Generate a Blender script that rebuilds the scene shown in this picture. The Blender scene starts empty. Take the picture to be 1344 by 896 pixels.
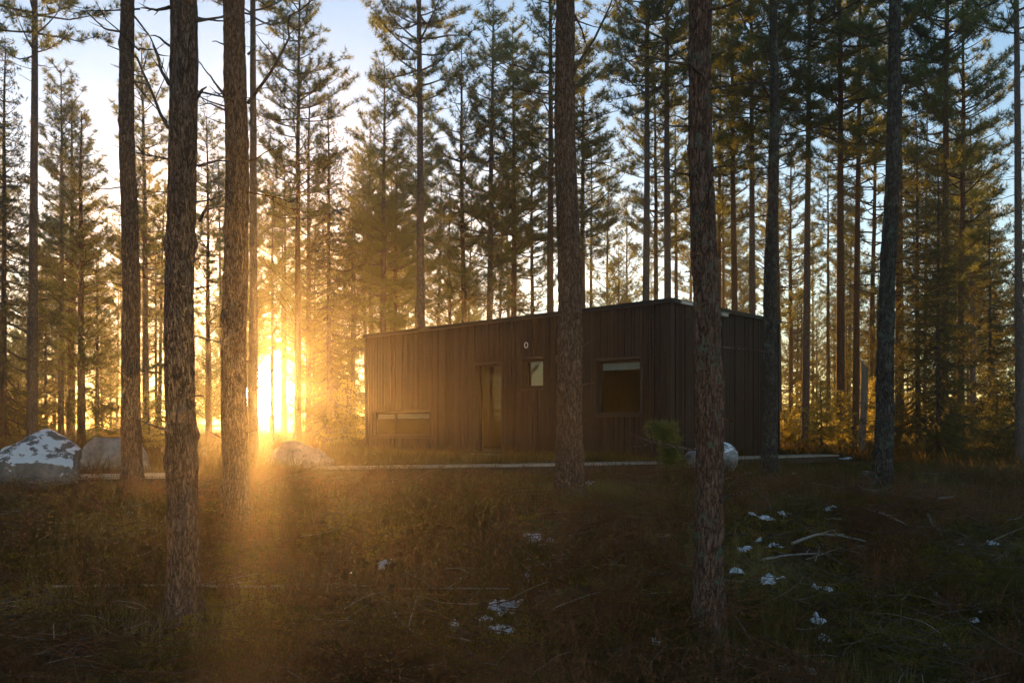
import bpy, math, random
import numpy as np
from mathutils import Vector, Matrix, noise

random.seed(7)
R = np.random.RandomState(11)
SC = bpy.context.scene
COL = SC.collection
F = 1292.0                     # focal length in pixels of the 1344 px wide photograph
HX, HY = 672.0, 565.0          # principal column, horizon row

def P(px, py, Y):
    return Vector(((px - HX) / F * Y, Y, (HY - py) / F * Y))

# ------------------------------------------------------------------ ground height
_py = np.array([-140, -20, 2, 4.5, 5.7, 7.5, 9.3, 12, 16, 19, 22, 30, 45, 70, 90, 140.])
_pz = np.array([-1.6, -1.6, -1.55, -1.5, -1.40, -1.06, -.74, -.68, -.74, -.68, -.64, -.42, -.25, -.05, .12, .2])
def base_h(x, y):
    x = np.asarray(x, float); y = np.asarray(y, float)
    z = np.interp(y + 0.35 * np.sin(x * .55 + .6), _py, _pz)
    z = z + .035 * np.sin(x * 1.7 + y * .9) + .03 * np.sin(x * .8 - y * 1.9 + 1.3) + .018 * np.sin(3.7 * x + 2.9 * y)
    z = z - .22 * np.exp(-((x - 6.6) / 1.8) ** 2 - ((y - 19.2) / 2.4) ** 2) - .08 * np.exp(-((x - 1.2) / 1.8) ** 2 - ((y - 14.3) / 1.1) ** 2)
    z = z + .012 * np.sin(7.3 * x - 5.1 * y + .4) + .010 * np.sin(11.1 * x + 9.7 * y)
    return z
def gh(x, y):
    return float(base_h(x, y))

# ------------------------------------------------------------------ mesh helpers
def link(o, parent=None):
    COL.objects.link(o)
    if parent is not None: o.parent = parent
    return o
def mesh_np(name, V, faces, mats, matidx=None, smooth=True):
    """faces: list of (n,k) int arrays"""
    me = bpy.data.meshes.new(name)
    V = np.asarray(V, np.float32).reshape(-1, 3)
    fl = [np.asarray(f, np.int32) for f in faces if len(f)]
    loops = np.concatenate([f.ravel() for f in fl])
    tot = np.concatenate([np.full(len(f), f.shape[1], np.int32) for f in fl])
    start = np.concatenate([[0], np.cumsum(tot)[:-1]]).astype(np.int32)
    me.vertices.add(len(V)); me.vertices.foreach_set('co', V.ravel())
    me.loops.add(len(loops)); me.loops.foreach_set('vertex_index', loops)
    me.polygons.add(len(tot)); me.polygons.foreach_set('loop_start', start); me.polygons.foreach_set('loop_total', tot)
    me.polygons.foreach_set('use_smooth', np.full(len(tot), smooth))
    for m in (mats if isinstance(mats, (list, tuple)) else [mats]): me.materials.append(m)
    if matidx is not None: me.polygons.foreach_set('material_index', np.asarray(matidx, np.int32))
    me.update(calc_edges=True)
    return me
def obj(name, me, parent=None, **props):
    o = bpy.data.objects.new(name, me); link(o, parent)
    for k, v in props.items(): o[k] = v
    return o
def tag(o, label, cat, group=None, kind=None):
    if label: o['label'] = label
    if cat: o['category'] = cat
    if group: o['group'] = group
    if kind: o['kind'] = kind
    return o
def empty(name, loc, label, cat, group=None, rz=0.0):
    o = bpy.data.objects.new(name, None); o.empty_display_size = .2; link(o)
    o.location = loc; o.rotation_euler = (0, 0, rz)
    return tag(o, label, cat, group)

def tubes(pts, rad, k=5, jitter=0.0):
    """pts (M,n,3), rad (M,n) -> verts, quads; closed tips"""
    pts = np.asarray(pts, float); rad = np.asarray(rad, float)
    M, n, _ = pts.shape
    T = np.gradient(pts, axis=1)
    T /= np.linalg.norm(T, axis=2, keepdims=True) + 1e-9
    ref = np.where(np.abs(T[..., 2:3]) > .9, np.array([1., 0, 0]), np.array([0, 0, 1.]))
    ref = np.repeat(ref[:, :1], n, axis=1)
    A = np.cross(T, ref); A /= np.linalg.norm(A, axis=2, keepdims=True) + 1e-9
    B = np.cross(T, A)
    th = np.arange(k) * 2 * np.pi / k
    r = rad[..., None]
    if jitter: r = r * (1 + jitter * R.randn(M, n, k))
    V = pts[:, :, None, :] + A[:, :, None, :] * (r * np.cos(th))[..., None] + B[:, :, None, :] * (r * np.sin(th))[..., None]
    idx = np.arange(M * n * k).reshape(M, n, k)
    a = idx[:, :-1, :]; b = np.roll(a, -1, axis=2); c = idx[:, 1:, :]; d = np.roll(c, -1, axis=2)
    Q = np.stack([a, b, d, c], -1).reshape(-1, 4)
    return V.reshape(-1, 3), Q

class MB:
    """collects vertices / quads / tris into one mesh"""
    def __init__(s): s.V = []; s.F = {3: [], 4: []}; s.I = {3: [], 4: []}; s.n = 0
    def add(s, V, Fc, mi=0):
        Fc = np.asarray(Fc)
        if len(Fc) == 0: return
        s.V.append(np.asarray(V, float).reshape(-1, 3)); k = Fc.shape[1]
        s.F[k].append(Fc + s.n); s.I[k].append(np.full(len(Fc), mi)); s.n += len(s.V[-1])
    def box(s, x0, x1, y0, y1, z0, z1, mi=0):
        V = [(x, y, z) for z in (z0, z1) for y in (y0, y1) for x in (x0, x1)]
        s.add(V, [(0, 2, 3, 1), (4, 5, 7, 6), (0, 1, 5, 4), (2, 6, 7, 3), (0, 4, 6, 2), (1, 3, 7, 5)], mi)
    def board(s, x0, x1, y0, y1, z0, za, zb, mi=0):   # sloping top: za at x0, zb at x1
        V = [(x0, y0, z0), (x1, y0, z0), (x0, y1, z0), (x1, y1, z0), (x0, y0, za), (x1, y0, zb), (x0, y1, za), (x1, y1, zb)]
        s.add(V, [(0, 2, 3, 1), (4, 5, 7, 6), (0, 1, 5, 4), (2, 6, 7, 3), (0, 4, 6, 2), (1, 3, 7, 5)], mi)
    def build(s, name, mats, parent=None, smooth=False):
        fs = [np.concatenate(s.F[k]) for k in (3, 4) if s.F[k]]
        mi = np.concatenate([np.concatenate(s.I[k]) for k in (3, 4) if s.I[k]])
        me = mesh_np(name, np.concatenate(s.V), fs, mats, mi, smooth)
        return obj(name, me, parent)

# ------------------------------------------------------------------ materials
def newmat(name):
    m = bpy.data.materials.new(name); m.use_nodes = True
    nt = m.node_tree; nt.nodes.clear()
    return m, nt, nt.nodes, nt.links
def nd(ns, t, **kw):
    n = ns.new(t)
    for k, v in kw.items(): setattr(n, k, v)
    return n
def ramp(ns, ls, fac, stops):
    r = ns.new('ShaderNodeValToRGB'); e = r.color_ramp.elements
    while len(e) < len(stops): e.new(.5)
    for el, (p, c) in zip(e, stops): el.position = p; el.color = (*c, 1) if len(c) == 3 else c
    ls.new(fac, r.inputs['Fac']); return r.outputs['Color']
def noise_tex(ns, ls, vec, scale, detail=6, rough=.6, dist=0.0):
    n = ns.new('ShaderNodeTexNoise'); n.inputs['Scale'].default_value = scale; n.inputs['Detail'].default_value = detail
    n.inputs['Roughness'].default_value = rough; n.inputs['Distortion'].default_value = dist
    if vec is not None: ls.new(vec, n.inputs['Vector'])
    return n.outputs['Fac']
def mapping(ns, ls, src, scale):
    m = ns.new('ShaderNodeMapping'); m.inputs['Scale'].default_value = scale; ls.new(src, m.inputs['Vector']); return m.outputs['Vector']
def mixc(ns, ls, fac, a, b, mode='MIX'):
    m = ns.new('ShaderNodeMix'); m.data_type = 'RGBA'; m.blend_type = mode
    for s, v in ((m.inputs[0], fac), (m.inputs[6], a), (m.inputs[7], b)):
        if isinstance(v, (int, float)): s.default_value = v
        elif isinstance(v, tuple): s.default_value = (*v, 1)
        else: ls.new(v, s)
    return m.outputs[2]
def finish(m, ns, ls, col, rough=.8, bump=None, bstr=.4, bdist=.02, spec=.3, disp=None):
    p = ns.new('ShaderNodeBsdfPrincipled'); o = ns.new('ShaderNodeOutputMaterial')
    if isinstance(col, tuple): p.inputs['Base Color'].default_value = (*col, 1)
    else: ls.new(col, p.inputs['Base Color'])
    if isinstance(rough, (int, float)): p.inputs['Roughness'].default_value = rough
    else: ls.new(rough, p.inputs['Roughness'])
    p.inputs['Specular IOR Level'].default_value = spec
    if bump is not None:
        b = ns.new('ShaderNodeBump'); b.inputs['Strength'].default_value = bstr; b.inputs['Distance'].default_value = bdist
        ls.new(bump, b.inputs['Height']); ls.new(b.outputs[0], p.inputs['Normal'])
    ls.new(p.outputs[0], o.inputs['Surface'])
    return m

def bark_mat(name, cols, lichen=0.0, scale=1.0):
    m, nt, ns, ls = newmat(name)
    tc = ns.new('ShaderNodeTexCoord').outputs['Object']
    v = mapping(ns, ls, tc, (19 * scale, 19 * scale, 5 * scale))
    vo = nd(ns, 'ShaderNodeTexVoronoi', feature='DISTANCE_TO_EDGE'); vo.inputs['Scale'].default_value = 1.6
    d = ns.new('ShaderNodeTexNoise'); d.inputs['Scale'].default_value = 2.2; d.inputs['Detail'].default_value = 4; ls.new(v, d.inputs['Vector'])
    va = nd(ns, 'ShaderNodeVectorMath', operation='ADD'); ls.new(v, va.inputs[0])
    sc = nd(ns, 'ShaderNodeVectorMath', operation='SCALE'); sc.inputs['Scale'].default_value = 1.6; ls.new(d.outputs['Color'], sc.inputs[0]); ls.new(sc.outputs[0], va.inputs[1])
    ls.new(va.outputs[0], vo.inputs['Vector'])
    plates = ramp(ns, ls, vo.outputs['Distance'], [(0, (0, 0, 0)), (.12, (.55, .55, .55)), (.5, (1, 1, 1))])
    fine = noise_tex(ns, ls, v, 5.0, 8, .7)
    big = noise_tex(ns, ls, tc, 2.3, 4, .6)
    c = ramp(ns, ls, fine, [(.25, cols[0]), (.55, cols[1]), (.8, cols[2])])
    c = mixc(ns, ls, plates, tuple(x * .5 for x in cols[0]), c)
    if lichen > 0:
        ln = noise_tex(ns, ls, tc, 9, 10, .78, .3)
        lm = ramp(ns, ls, ln, [(.60 - .12 * lichen, (0, 0, 0)), (.66 - .1 * lichen, (1, 1, 1))])
        c = mixc(ns, ls, lm, c, mixc(ns, ls, fine, (.07, .10, .075), (.20, .26, .19)))
    c = mixc(ns, ls, mixc(ns, ls, .5, big, big), mixc(ns, ls, .45, c, (.01, .008, .006)), c)
    h = mixc(ns, ls, .35, plates, fine)
    return finish(m, ns, ls, c, .93, h, .9, .02, .15)

M = {}
M['bark_near'] = bark_mat('bark_near', [(.12, .075, .055), (.32, .22, .165), (.50, .39, .31)], .0)
M['bark_lichen'] = bark_mat('bark_lichen', [(.11, .06, .046), (.32, .19, .14), (.50, .35, .28)], .55)
M['bark_grey'] = bark_mat('bark_grey', [(.055, .05, .047), (.16, .145, .13), (.28, .26, .235)], .55)
M['bark_red'] = bark_mat('bark_red', [(.10, .055, .035), (.26, .15, .095), (.38, .24, .16)], .0)
M['bark_pale'] = bark_mat('bark_pale', [(.14, .11, .095), (.30, .25, .22), (.44, .38, .34)], .1)
m, nt, ns, ls = newmat('deadwood')
g = ns.new('ShaderNodeTexCoord').outputs['Object']
M['dead'] = finish(m, ns, ls, ramp(ns, ls, noise_tex(ns, ls, g, 18, 6), [(.3, (.05, .036, .026)), (.7, (.17, .125, .09))]), .9, noise_tex(ns, ls, g, 60, 4), .4, .004)
m, nt, ns, ls = newmat('bleached_wood')
g = ns.new('ShaderNodeTexCoord').outputs['Object']
M['bleached'] = finish(m, ns, ls, ramp(ns, ls, noise_tex(ns, ls, mapping(ns, ls, g, (30, 30, 4)), 3, 6), [(.3, (.12, .10, .085)), (.7, (.36, .32, .28))]), .85, noise_tex(ns, ls, g, 60, 4), .4, .004)

def leaf_mat(name, dark, light, trans, tw=.45, sc=1.3):
    m, nt, ns, ls = newmat(name)
    g = ns.new('ShaderNodeNewGeometry'); tc = ns.new('ShaderNodeTexCoord')
    a = noise_tex(ns, ls, tc.outputs['Object'], sc, 3)
    c1 = ramp(ns, ls, a, [(.35, dark), (.65, light)])
    oi = ns.new('ShaderNodeObjectInfo')
    hs = ns.new('ShaderNodeHueSaturation'); ls.new(c1, hs.inputs['Color'])
    mr = ns.new('ShaderNodeMapRange'); mr.inputs['To Min'].default_value = .75; mr.inputs['To Max'].default_value = 1.2
    ls.new(oi.outputs['Random'], mr.inputs['Value']); ls.new(mr.outputs[0], hs.inputs['Value'])
    d = ns.new('ShaderNodeBsdfDiffuse'); ls.new(hs.outputs[0], d.inputs['Color'])
    t = ns.new('ShaderNodeBsdfTranslucent'); t.inputs['Color'].default_value = (*trans, 1)
    mx = ns.new('ShaderNodeMixShader'); mx.inputs[0].default_value = tw
    ls.new(d.outputs[0], mx.inputs[1]); ls.new(t.outputs[0], mx.inputs[2])
    o = ns.new('ShaderNodeOutputMaterial'); ls.new(mx.outputs[0], o.inputs['Surface'])
    return m
M['needle'] = leaf_mat('pine_needles', (.045, .090, .042), (.10, .16, .06), (.28, .32, .08), .48)
M['spruce'] = leaf_mat('spruce_needles', (.025, .05, .024), (.06, .092, .036), (.22, .21, .06), .45)
M['young'] = leaf_mat('young_needles', (.08, .10, .025), (.16, .17, .045), (.55, .50, .11), .6)
M['fresh'] = leaf_mat('fresh_needles', (.09, .13, .05), (.16, .21, .08), (.3, .32, .08), .4)
M['grass'] = leaf_mat('grass_blades', (.07, .07, .02), (.24, .20, .08), (.24, .18, .06), .4, .8)
M['heath'] = leaf_mat('heather_sprigs', (.045, .042, .014), (.13, .105, .035), (.18, .13, .035), .35, .9)
M['rusty'] = leaf_mat('rusty_brush', (.10, .045, .026), (.27, .13, .07), (.22, .11, .05), .3, 1.2)
M['moss'] = leaf_mat('moss_sprigs', (.10, .085, .016), (.28, .21, .04), (.28, .20, .03), .35, 1.2)

m, nt, ns, ls = newmat('forest_floor')
g = ns.new('ShaderNodeTexCoord').outputs['Object']
a = noise_tex(ns, ls, g, .9, 8, .65); b = noise_tex(ns, ls, g, 14, 8, .7)
moss = ramp(ns, ls, b, [(.3, (.028, .024, .008)), (.5, (.11, .085, .022)), (.72, (.24, .18, .045))])
litter = ramp(ns, ls, b, [(.3, (.022, .012, .008)), (.52, (.09, .048, .026)), (.75, (.20, .125, .075))])
c = mixc(ns, ls, ramp(ns, ls, a, [(.42, (0, 0, 0)), (.58, (1, 1, 1))]), litter, moss)
M['floor'] = finish(m, ns, ls, c, .95, noise_tex(ns, ls, g, 22, 10, .75), .9, .06, .1)

m, nt, ns, ls = newmat('old_snow')
g = ns.new('ShaderNodeTexCoord').outputs['Object']
M['snow'] = finish(m, ns, ls, ramp(ns, ls, noise_tex(ns, ls, g, 9, 8, .7), [(.3, (.40, .42, .44)), (.6, (.66, .68, .70))]), .6, noise_tex(ns, ls, g, 40, 6), .5, .01, .3)

def rock_mat(name, snow=0.0, tint=(1, 1, 1)):
    m, nt, ns, ls = newmat(name)
    g = ns.new('ShaderNodeTexCoord').outputs['Object']
    n1 = noise_tex(ns, ls, g, 3.5, 10, .7); n2 = noise_tex(ns, ls, g, 16, 8, .7)
    t = lambda c: tuple(x * y for x, y in zip(c, tint))
    c = ramp(ns, ls, n1, [(.3, t((.08, .075, .07))), (.55, t((.20, .19, .18))), (.75, t((.32, .31, .30)))])
    c = mixc(ns, ls, ramp(ns, ls, n2, [(.55, (0, 0, 0)), (.62, (1, 1, 1))]), c, t((.10, .115, .085)))
    if snow > 0:
        geo = ns.new('ShaderNodeNewGeometry'); sx = ns.new('ShaderNodeSeparateXYZ'); ls.new(geo.outputs['Normal'], sx.inputs[0])
        ad = nd(ns, 'ShaderNodeMath', operation='MULTIPLY_ADD'); ls.new(noise_tex(ns, ls, g, 3.2, 10, .72, .4), ad.inputs[0]); ad.inputs[1].default_value = 3.0; ls.new(sx.outputs['Z'], ad.inputs[2])
        hf = nd(ns, 'ShaderNodeMath', operation='MULTIPLY'); hf.inputs[1].default_value = .25; ls.new(ad.outputs[0], hf.inputs[0])
        sm = ramp(ns, ls, hf.outputs[0], [((snow - .06) / 4, (0, 0, 0)), ((snow + .06) / 4, (1, 1, 1))])
        c = mixc(ns, ls, sm, c, (.78, .80, .82))
    return finish(m, ns, ls, c, .9, n2, .7, .03, .2)
M['rock_snow'] = rock_mat('snowy_granite', 2.18)
M['rock'] = rock_mat('granite')
M['rock_light'] = rock_mat('pale_granite', 0, (1.5, 1.5, 1.5))
M['rock_frost'] = rock_mat('frosted_granite', 2.35, (1.6, 1.6, 1.65))

def wood_mat(name, c0, c1, c2, axis=2, rough=.75, spec=.3):
    m, nt, ns, ls = newmat(name)
    g = ns.new('ShaderNodeTexCoord').outputs['Object']
    s = [60, 60, 60]; s[axis] = 2.2
    n = noise_tex(ns, ls, mapping(ns, ls, g, tuple(s)), 1.0, 6, .65)
    geo = ns.new('ShaderNodeNewGeometry')
    c = ramp(ns, ls, n, [(.3, c0), (.5, c1), (.75, c2)])
    hs = ns.new('ShaderNodeHueSaturation'); ls.new(c, hs.inputs['Color'])
    mr = ns.new('ShaderNodeMapRange'); mr.inputs['To Min'].default_value = .6; mr.inputs['To Max'].default_value = 1.45
    ls.new(geo.outputs['Random Per Island'], mr.inputs['Value']); ls.new(mr.outputs[0], hs.inputs['Value'])
    w = noise_tex(ns, ls, g, 1.1, 5, .6)
    c = mixc(ns, ls, ramp(ns, ls, w, [(.4, (0, 0, 0)), (.75, (.6, .6, .6))]), hs.outputs[0], c2)
    return finish(m, ns, ls, c, rough, n, .35, .004, spec)
M['clad'] = wood_mat('dark_cladding', (.010, .0075, .006), (.022, .016, .012), (.046, .034, .027), 2, .65)
M['trim'] = wood_mat('dark_trim', (.018, .014, .012), (.032, .026, .022), (.055, .045, .038), 2, .6)
M['deck'] = wood_mat('grey_decking', (.15, .12, .095), (.26, .22, .17), (.40, .35, .28), 0, .8)
M['beam'] = wood_mat('brown_beam', (.03, .021, .014), (.05, .035, .023), (.08, .058, .04), 0, .85)
M['ply'] = wood_mat('interior_birch', (.35, .20, .10), (.48, .29, .15), (.58, .38, .22), 2, .6)
def plain(name, c, rough=.5, metal=0.0):
    m, nt, ns, ls = newmat(name)
    g = ns.new('ShaderNodeTexCoord').outputs['Object']
    n = noise_tex(ns, ls, g, 8, 5)
    cc = mixc(ns, ls, n, tuple(x * .85 for x in c), tuple(min(1, x * 1.12) for x in c))
    finish(m, ns, ls, cc, rough); m.node_tree.nodes['Principled BSDF'].inputs['Metallic'].default_value = metal
    return m
M['flash'] = plain('roof_flashing', (.035, .033, .032), .45, .6)
M['felt'] = plain('roof_felt', (.05, .05, .052), .9)
M['steel'] = plain('pale_steel', (.62, .64, .66), .4, .3)
M['blind'] = plain('white_blind', (.8, .8, .78), .8)
M['bedding'] = plain('grey_bedding', (.35, .34, .33), .9)
m, nt, ns, ls = newmat('window_glass')
gl = ns.new('ShaderNodeBsdfTransparent'); gl.inputs['Color'].default_value = (.82, .85, .84, 1)
fr = ns.new('ShaderNodeFresnel'); fr.inputs['IOR'].default_value = 2.2
gs = ns.new('ShaderNodeBsdfGlossy'); gs.inputs['Roughness'].default_value = .02; gs.inputs['Color'].default_value = (.9, .9, .9, 1)
mx = ns.new('ShaderNodeMixShader'); gg = ns.new('ShaderNodeNewGeometry'); mu = ns.new('ShaderNodeMath'); mu.operation = 'MULTIPLY'; iv = ns.new('ShaderNodeMath'); iv.operation = 'SUBTRACT'; iv.inputs[0].default_value = 1; ls.new(gg.outputs['Backfacing'], iv.inputs[1]); ls.new(fr.outputs[0], mu.inputs[0]); ls.new(iv.outputs[0], mu.inputs[1]); ls.new(mu.outputs[0], mx.inputs[0])   # coated double glazing
o = ns.new('ShaderNodeOutputMaterial'); ls.new(gl.outputs[0], mx.inputs[1]); ls.new(gs.outputs[0], mx.inputs[2]); ls.new(mx.outputs[0], o.inputs['Surface'])
M['glass'] = m

# ------------------------------------------------------------------ ground
def spaced(c, near, ratio, lim, half):
    out = [0.0]; s = near
    while out[-1] < lim:
        out.append(out[-1] + s)
        if out[-1] > half: s *= ratio
    return np.array(out)
px_ = spaced(0, .075, 1.07, 91, 7)
xs = np.concatenate([-px_[::-1], px_[1:]]); xs = np.clip(xs, -90, 90)
yf = spaced(0, .06, 1.05, 86, 7.5) + 5.0; yb = 5.0 - spaced(0, .3, 1.25, 96, 3)[1:]
ys = np.clip(np.concatenate([yb[::-1], yf]), -90, 90)
GX, GY = np.meshgrid(xs, ys)
GZ = base_h(GX, GY)
hum = np.zeros_like(GZ)
near_mask = np.clip(1 - (np.hypot(GX, GY - 9) - 8) / 14, 0, 1)
it = np.nonzero(near_mask.ravel() > 0)[0]
hv = hum.ravel()
for i in it:
    x, y = GX.ravel()[i], GY.ravel()[i]
    hv[i] = .17 * abs(noise.noise(Vector((x * 1.6, y * 1.6, 3.1)))) + .05 * noise.noise(Vector((x * 5, y * 5, 1.7)))
GZ = GZ + hum * near_mask - .02 * near_mask
ni, nj = GX.shape
idx = np.arange(ni * nj).reshape(ni, nj)
Q = np.stack([idx[:-1, :-1], idx[:-1, 1:], idx[1:, 1:], idx[1:, :-1]], -1).reshape(-1, 4)
gm = mesh_np('ground', np.stack([GX, GY, GZ], -1), [Q], M['floor'])
obj('ground', gm, kind='structure', label='uneven mossy forest floor')

# ------------------------------------------------------------------ foliage templates
def tuft_template(n, L, w, spread, seed):
    r = np.random.RandomState(seed)
    d = r.randn(n, 3); d[:, 2] = np.abs(d[:, 2]) * spread + .1; d /= np.linalg.norm(d, axis=1, keepdims=True)
    side = np.cross(d, r.randn(n, 3)); side /= np.linalg.norm(side, axis=1, keepdims=True)
    ll = L * (.7 + .6 * r.rand(n, 1))
    a = side * w * .5; b = -side * w * .5; c = d * ll
    V = np.stack([a + d * .01, b + d * .01, c], 1)
    return V.reshape(-1, 3)
def place(template, pos, scale, dirs=None, rs=R):
    """random orientation about dirs; template z axis follows dirs"""
    n = len(pos)
    if dirs is None: dirs = np.tile([0, 0, 1.], (n, 1))
    z = dirs / (np.linalg.norm(dirs, axis=1, keepdims=True) + 1e-9)
    x = np.cross(z, rs.randn(n, 3)); x /= np.linalg.norm(x, axis=1, keepdims=True) + 1e-9
    y = np.cross(z, x)
    B = np.stack([x, y, z], 1) * scale[:, None, None]      # rows
    V = np.einsum('vk,nkj->nvj', template, B) + pos[:, None, :]
    k = len(template)
    Fc = (np.arange(n)[:, None] * k + np.arange(k)[None]).reshape(-1, 3)
    return V.reshape(-1, 3), Fc

TUFT = tuft_template(19, .125, .0105, .9, 1)
TUFT_YOUNG = tuft_template(18, .105, .0105, .7, 2)
SPRAY = tuft_template(9, .085, .016, .5, 3)

def make_conifer(name, kind, seed, h, cb, rad, r0, bark, dead=True, step=.36, per=5, dens=1.0, leaf='needle', gap=.12):
    r = np.random.RandomState(seed)
    # trunk
    n = 26; z = np.linspace(0, 1, n) ** 1.1 * h
    bend = np.cumsum(r.randn(n, 2) * .010, 0) * (z / h)[:, None]
    tp = np.stack([bend[:, 0], bend[:, 1], z - .25 * (z < .01)], -1)
    tr = r0 * (np.clip(1 - z / h, 0, 1) ** .75) * (1 + .45 * np.exp(-z / .25)) + .008
    def at(zz): return np.array([np.interp(zz, z, tp[:, 0]), np.interp(zz, z, tp[:, 1]), zz])
    V, Qd = tubes(tp[None], tr[None], 10, .02)
    trunk = mesh_np(name + '_trunk', V, [Qd], M[bark])
    L_pts, L_rad, T_pts, T_rad, tuf, tdir, tsc = [], [], [], [], [], [], []
    zz = cb * h
    while zz < h - .15:
        t = (zz - cb * h) / (h - cb * h)
        if kind == 'pine':   prof = min(1, (t + .22) / .42) * (1 - t) ** .62 + .10
        elif kind == 'young': prof = (1 - t) ** .75 * min(1, (t + .5) / .6) + .06
        else:                prof = (1 - t) ** .9 * min(1, (t + .6) / .7) + .04
        k = max(2, int(per * (.6 + .7 * r.rand())))
        a0 = r.rand() * 6.28
        for j in range(k):
            if r.rand() < gap: continue
            az = a0 + j * 6.283 / k + r.randn() * .35
            L = rad * prof * (.6 + .65 * r.rand())
            if kind == 'pine': el = r.uniform(-.12, .42) + .45 * t; curve = r.uniform(.05, .30)
            elif kind == 'young': el = r.uniform(.15, .5) + .3 * t; curve = .25
            else: el = r.uniform(-.30, -.02) + .7 * t; curve = .12
            s = np.linspace(0, 1, 6)
            hx = L * s * math.cos(el); hz = L * (s * math.sin(el) + curve * s ** 2 - (.06 * np.sin(s * 3.1) if kind != 'spruce' else .18 * np.sin(s * 2.6)))
            wob = np.cumsum(r.randn(6, 3) * .035 * L, 0) * s[:, None]
            b = at(zz + r.randn() * .07)
            pts = b + np.stack([hx * math.cos(az), hx * math.sin(az), hz], -1) + wob
            L_pts.append(pts); L_rad.append(np.linspace(.010 + .011 * L, .003, 6))
            nt_ = max(2, int(L / .13 * dens))
            for q in range(nt_):
                f = r.uniform(.28 if kind == 'pine' else .12, 1.0)
                p0 = np.array([np.interp(f, s, pts[:, c]) for c in range(3)])
                d = pts[-1] - pts[0]; d /= np.linalg.norm(d) + 1e-9
                lat = np.cross(d, [0, 0, 1]) * (1 if q % 2 else -1)
                up = r.uniform(0, .6) if kind != 'spruce' else r.uniform(-.7, .05)
                dd = d * r.uniform(.4, 1) + lat * r.uniform(.3, 1.0) + np.array([0, 0, up])
                dd /= np.linalg.norm(dd)
                tl = (.16 + .30 * (1 - f) * min(L, 1.6)) * r.uniform(.7, 1.3)
                T_pts.append(np.stack([p0, p0 + dd * tl * .55, p0 + dd * tl + np.array([0, 0, .03])])); T_rad.append([.005, .004, .002])
                m_ = max(1, int(tl / .085))
                for w in range(m_):
                    g = (w + 1) / m_
                    tuf.append(p0 + dd * tl * g + r.randn(3) * .018); tdir.append(dd + np.array([0, 0, .25 if kind != 'spruce' else -.1])); tsc.append(r.uniform(.75, 1.25))
            tuf.append(pts[-1]); tdir.append(pts[-1] - pts[-2] + [0, 0, .1]); tsc.append(1.2)
        zz += step * (.7 + .6 * r.rand())
    if dead:
        for q in range(int((cb * h) / .32)):
            zb = r.uniform(.10, .98) * cb * h; az = r.rand() * 6.28; L = r.uniform(.15, .5 + 1.0 * (zb / (cb * h)) ** 2 * rad * .6)
            s = np.linspace(0, 1, 6); el = r.uniform(-.35, .35)
            pts = at(zb) + np.stack([L * s * math.cos(az), L * s * math.sin(az), L * (s * math.sin(el) + .12 * s ** 2)], -1) + np.cumsum(r.randn(6, 3) * .03 * L, 0) * s[:, None]
            L_pts.append(pts); L_rad.append(np.linspace(.007 + .006 * L, .002, 6))
            for u in range(int(L / .3)):
                f = r.uniform(.4, .95); p0 = np.array([np.interp(f, s, pts[:, c]) for c in range(3)])
                dd = r.randn(3) * .5 + (pts[-1] - pts[0]) / L; dd /= np.linalg.norm(dd)
                tl = r.uniform(.1, .35) * L
                T_pts.append(np.stack([p0, p0 + dd * tl * .5 + r.randn(3) * .01, p0 + dd * tl])); T_rad.append([.004, .003, .0015])
    mb = MB(); V, q_ = tubes(np.array(L_pts), np.array(L_rad), 5); mb.add(V, q_)
    V, q_ = tubes(np.array(T_pts), np.array(T_rad), 3); mb.add(V, q_)
    bV, bF = np.concatenate(mb.V), np.concatenate(mb.F[4])
    tpl = {'pine': TUFT, 'young': TUFT_YOUNG, 'spruce': SPRAY}[kind]
    V, Fc = place(tpl, np.array(tuf), np.array(tsc) * (1.25 if kind == 'pine' else 1.0), np.array(tdir), r)
    crown = mesh_np(name + '_crown', np.concatenate([V, bV]), [Fc, bF + len(V)], [M[leaf], M[bark]], np.concatenate([np.zeros(len(Fc)), np.ones(len(bF))]), smooth=False)
    return dict(trunk=trunk, crown=crown, h=h, r0=r0, cb=cb)

PROTO = {
    'tallA': make_conifer('pine_a', 'pine', 1, 17, .56, 2.1, .12, 'bark_pale'),
    'tallB': make_conifer('pine_b', 'pine', 2, 16, .50, 1.8, .11, 'bark_red'),
    'tallC': make_conifer('pine_c', 'pine', 3, 15, .45, 1.9, .11, 'bark_red'),
    'midA': make_conifer('pine_d', 'pine', 4, 13, .36, 1.7, .09, 'bark_red', per=5),
    'midB': make_conifer('pine_e', 'pine', 5, 12, .30, 1.5, .085, 'bark_pale', per=5),
    'midC': make_conifer('pine_f', 'young', 6, 11.5, .22, 1.6, .08, 'bark_red', leaf='needle', dens=.9),
    'youngA': make_conifer('pine_g', 'young', 7, 8, .12, 1.5, .06, 'bark_red', dead=False, leaf='needle'),
    'spruceA': make_conifer('spruce_a', 'spruce', 8, 11, .06, 1.9, .09, 'bark_grey', dead=False, step=.24, per=7, dens=1.2, leaf='spruce'),
    'spruceB': make_conifer('spruce_b', 'spruce', 9, 8, .04, 1.5, .07, 'bark_grey', dead=False, step=.22, per=7, dens=1.2, leaf='spruce'),
    'smallA': make_conifer('spruce_c', 'spruce', 10, 2.6, .04, .9, .03, 'bark_grey', dead=False, step=.14, per=7, dens=1.6, leaf='young'),
    'smallB': make_conifer('pine_h', 'young', 12, 2.0, .10, .7, .025, 'bark_red', dead=False, step=.16, per=6, dens=1.6, leaf='young'),
    'bare': make_conifer('pine_i', 'pine', 13, 16, .60, 1.4, .085, 'bark_red', gap=.35),
}
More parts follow.
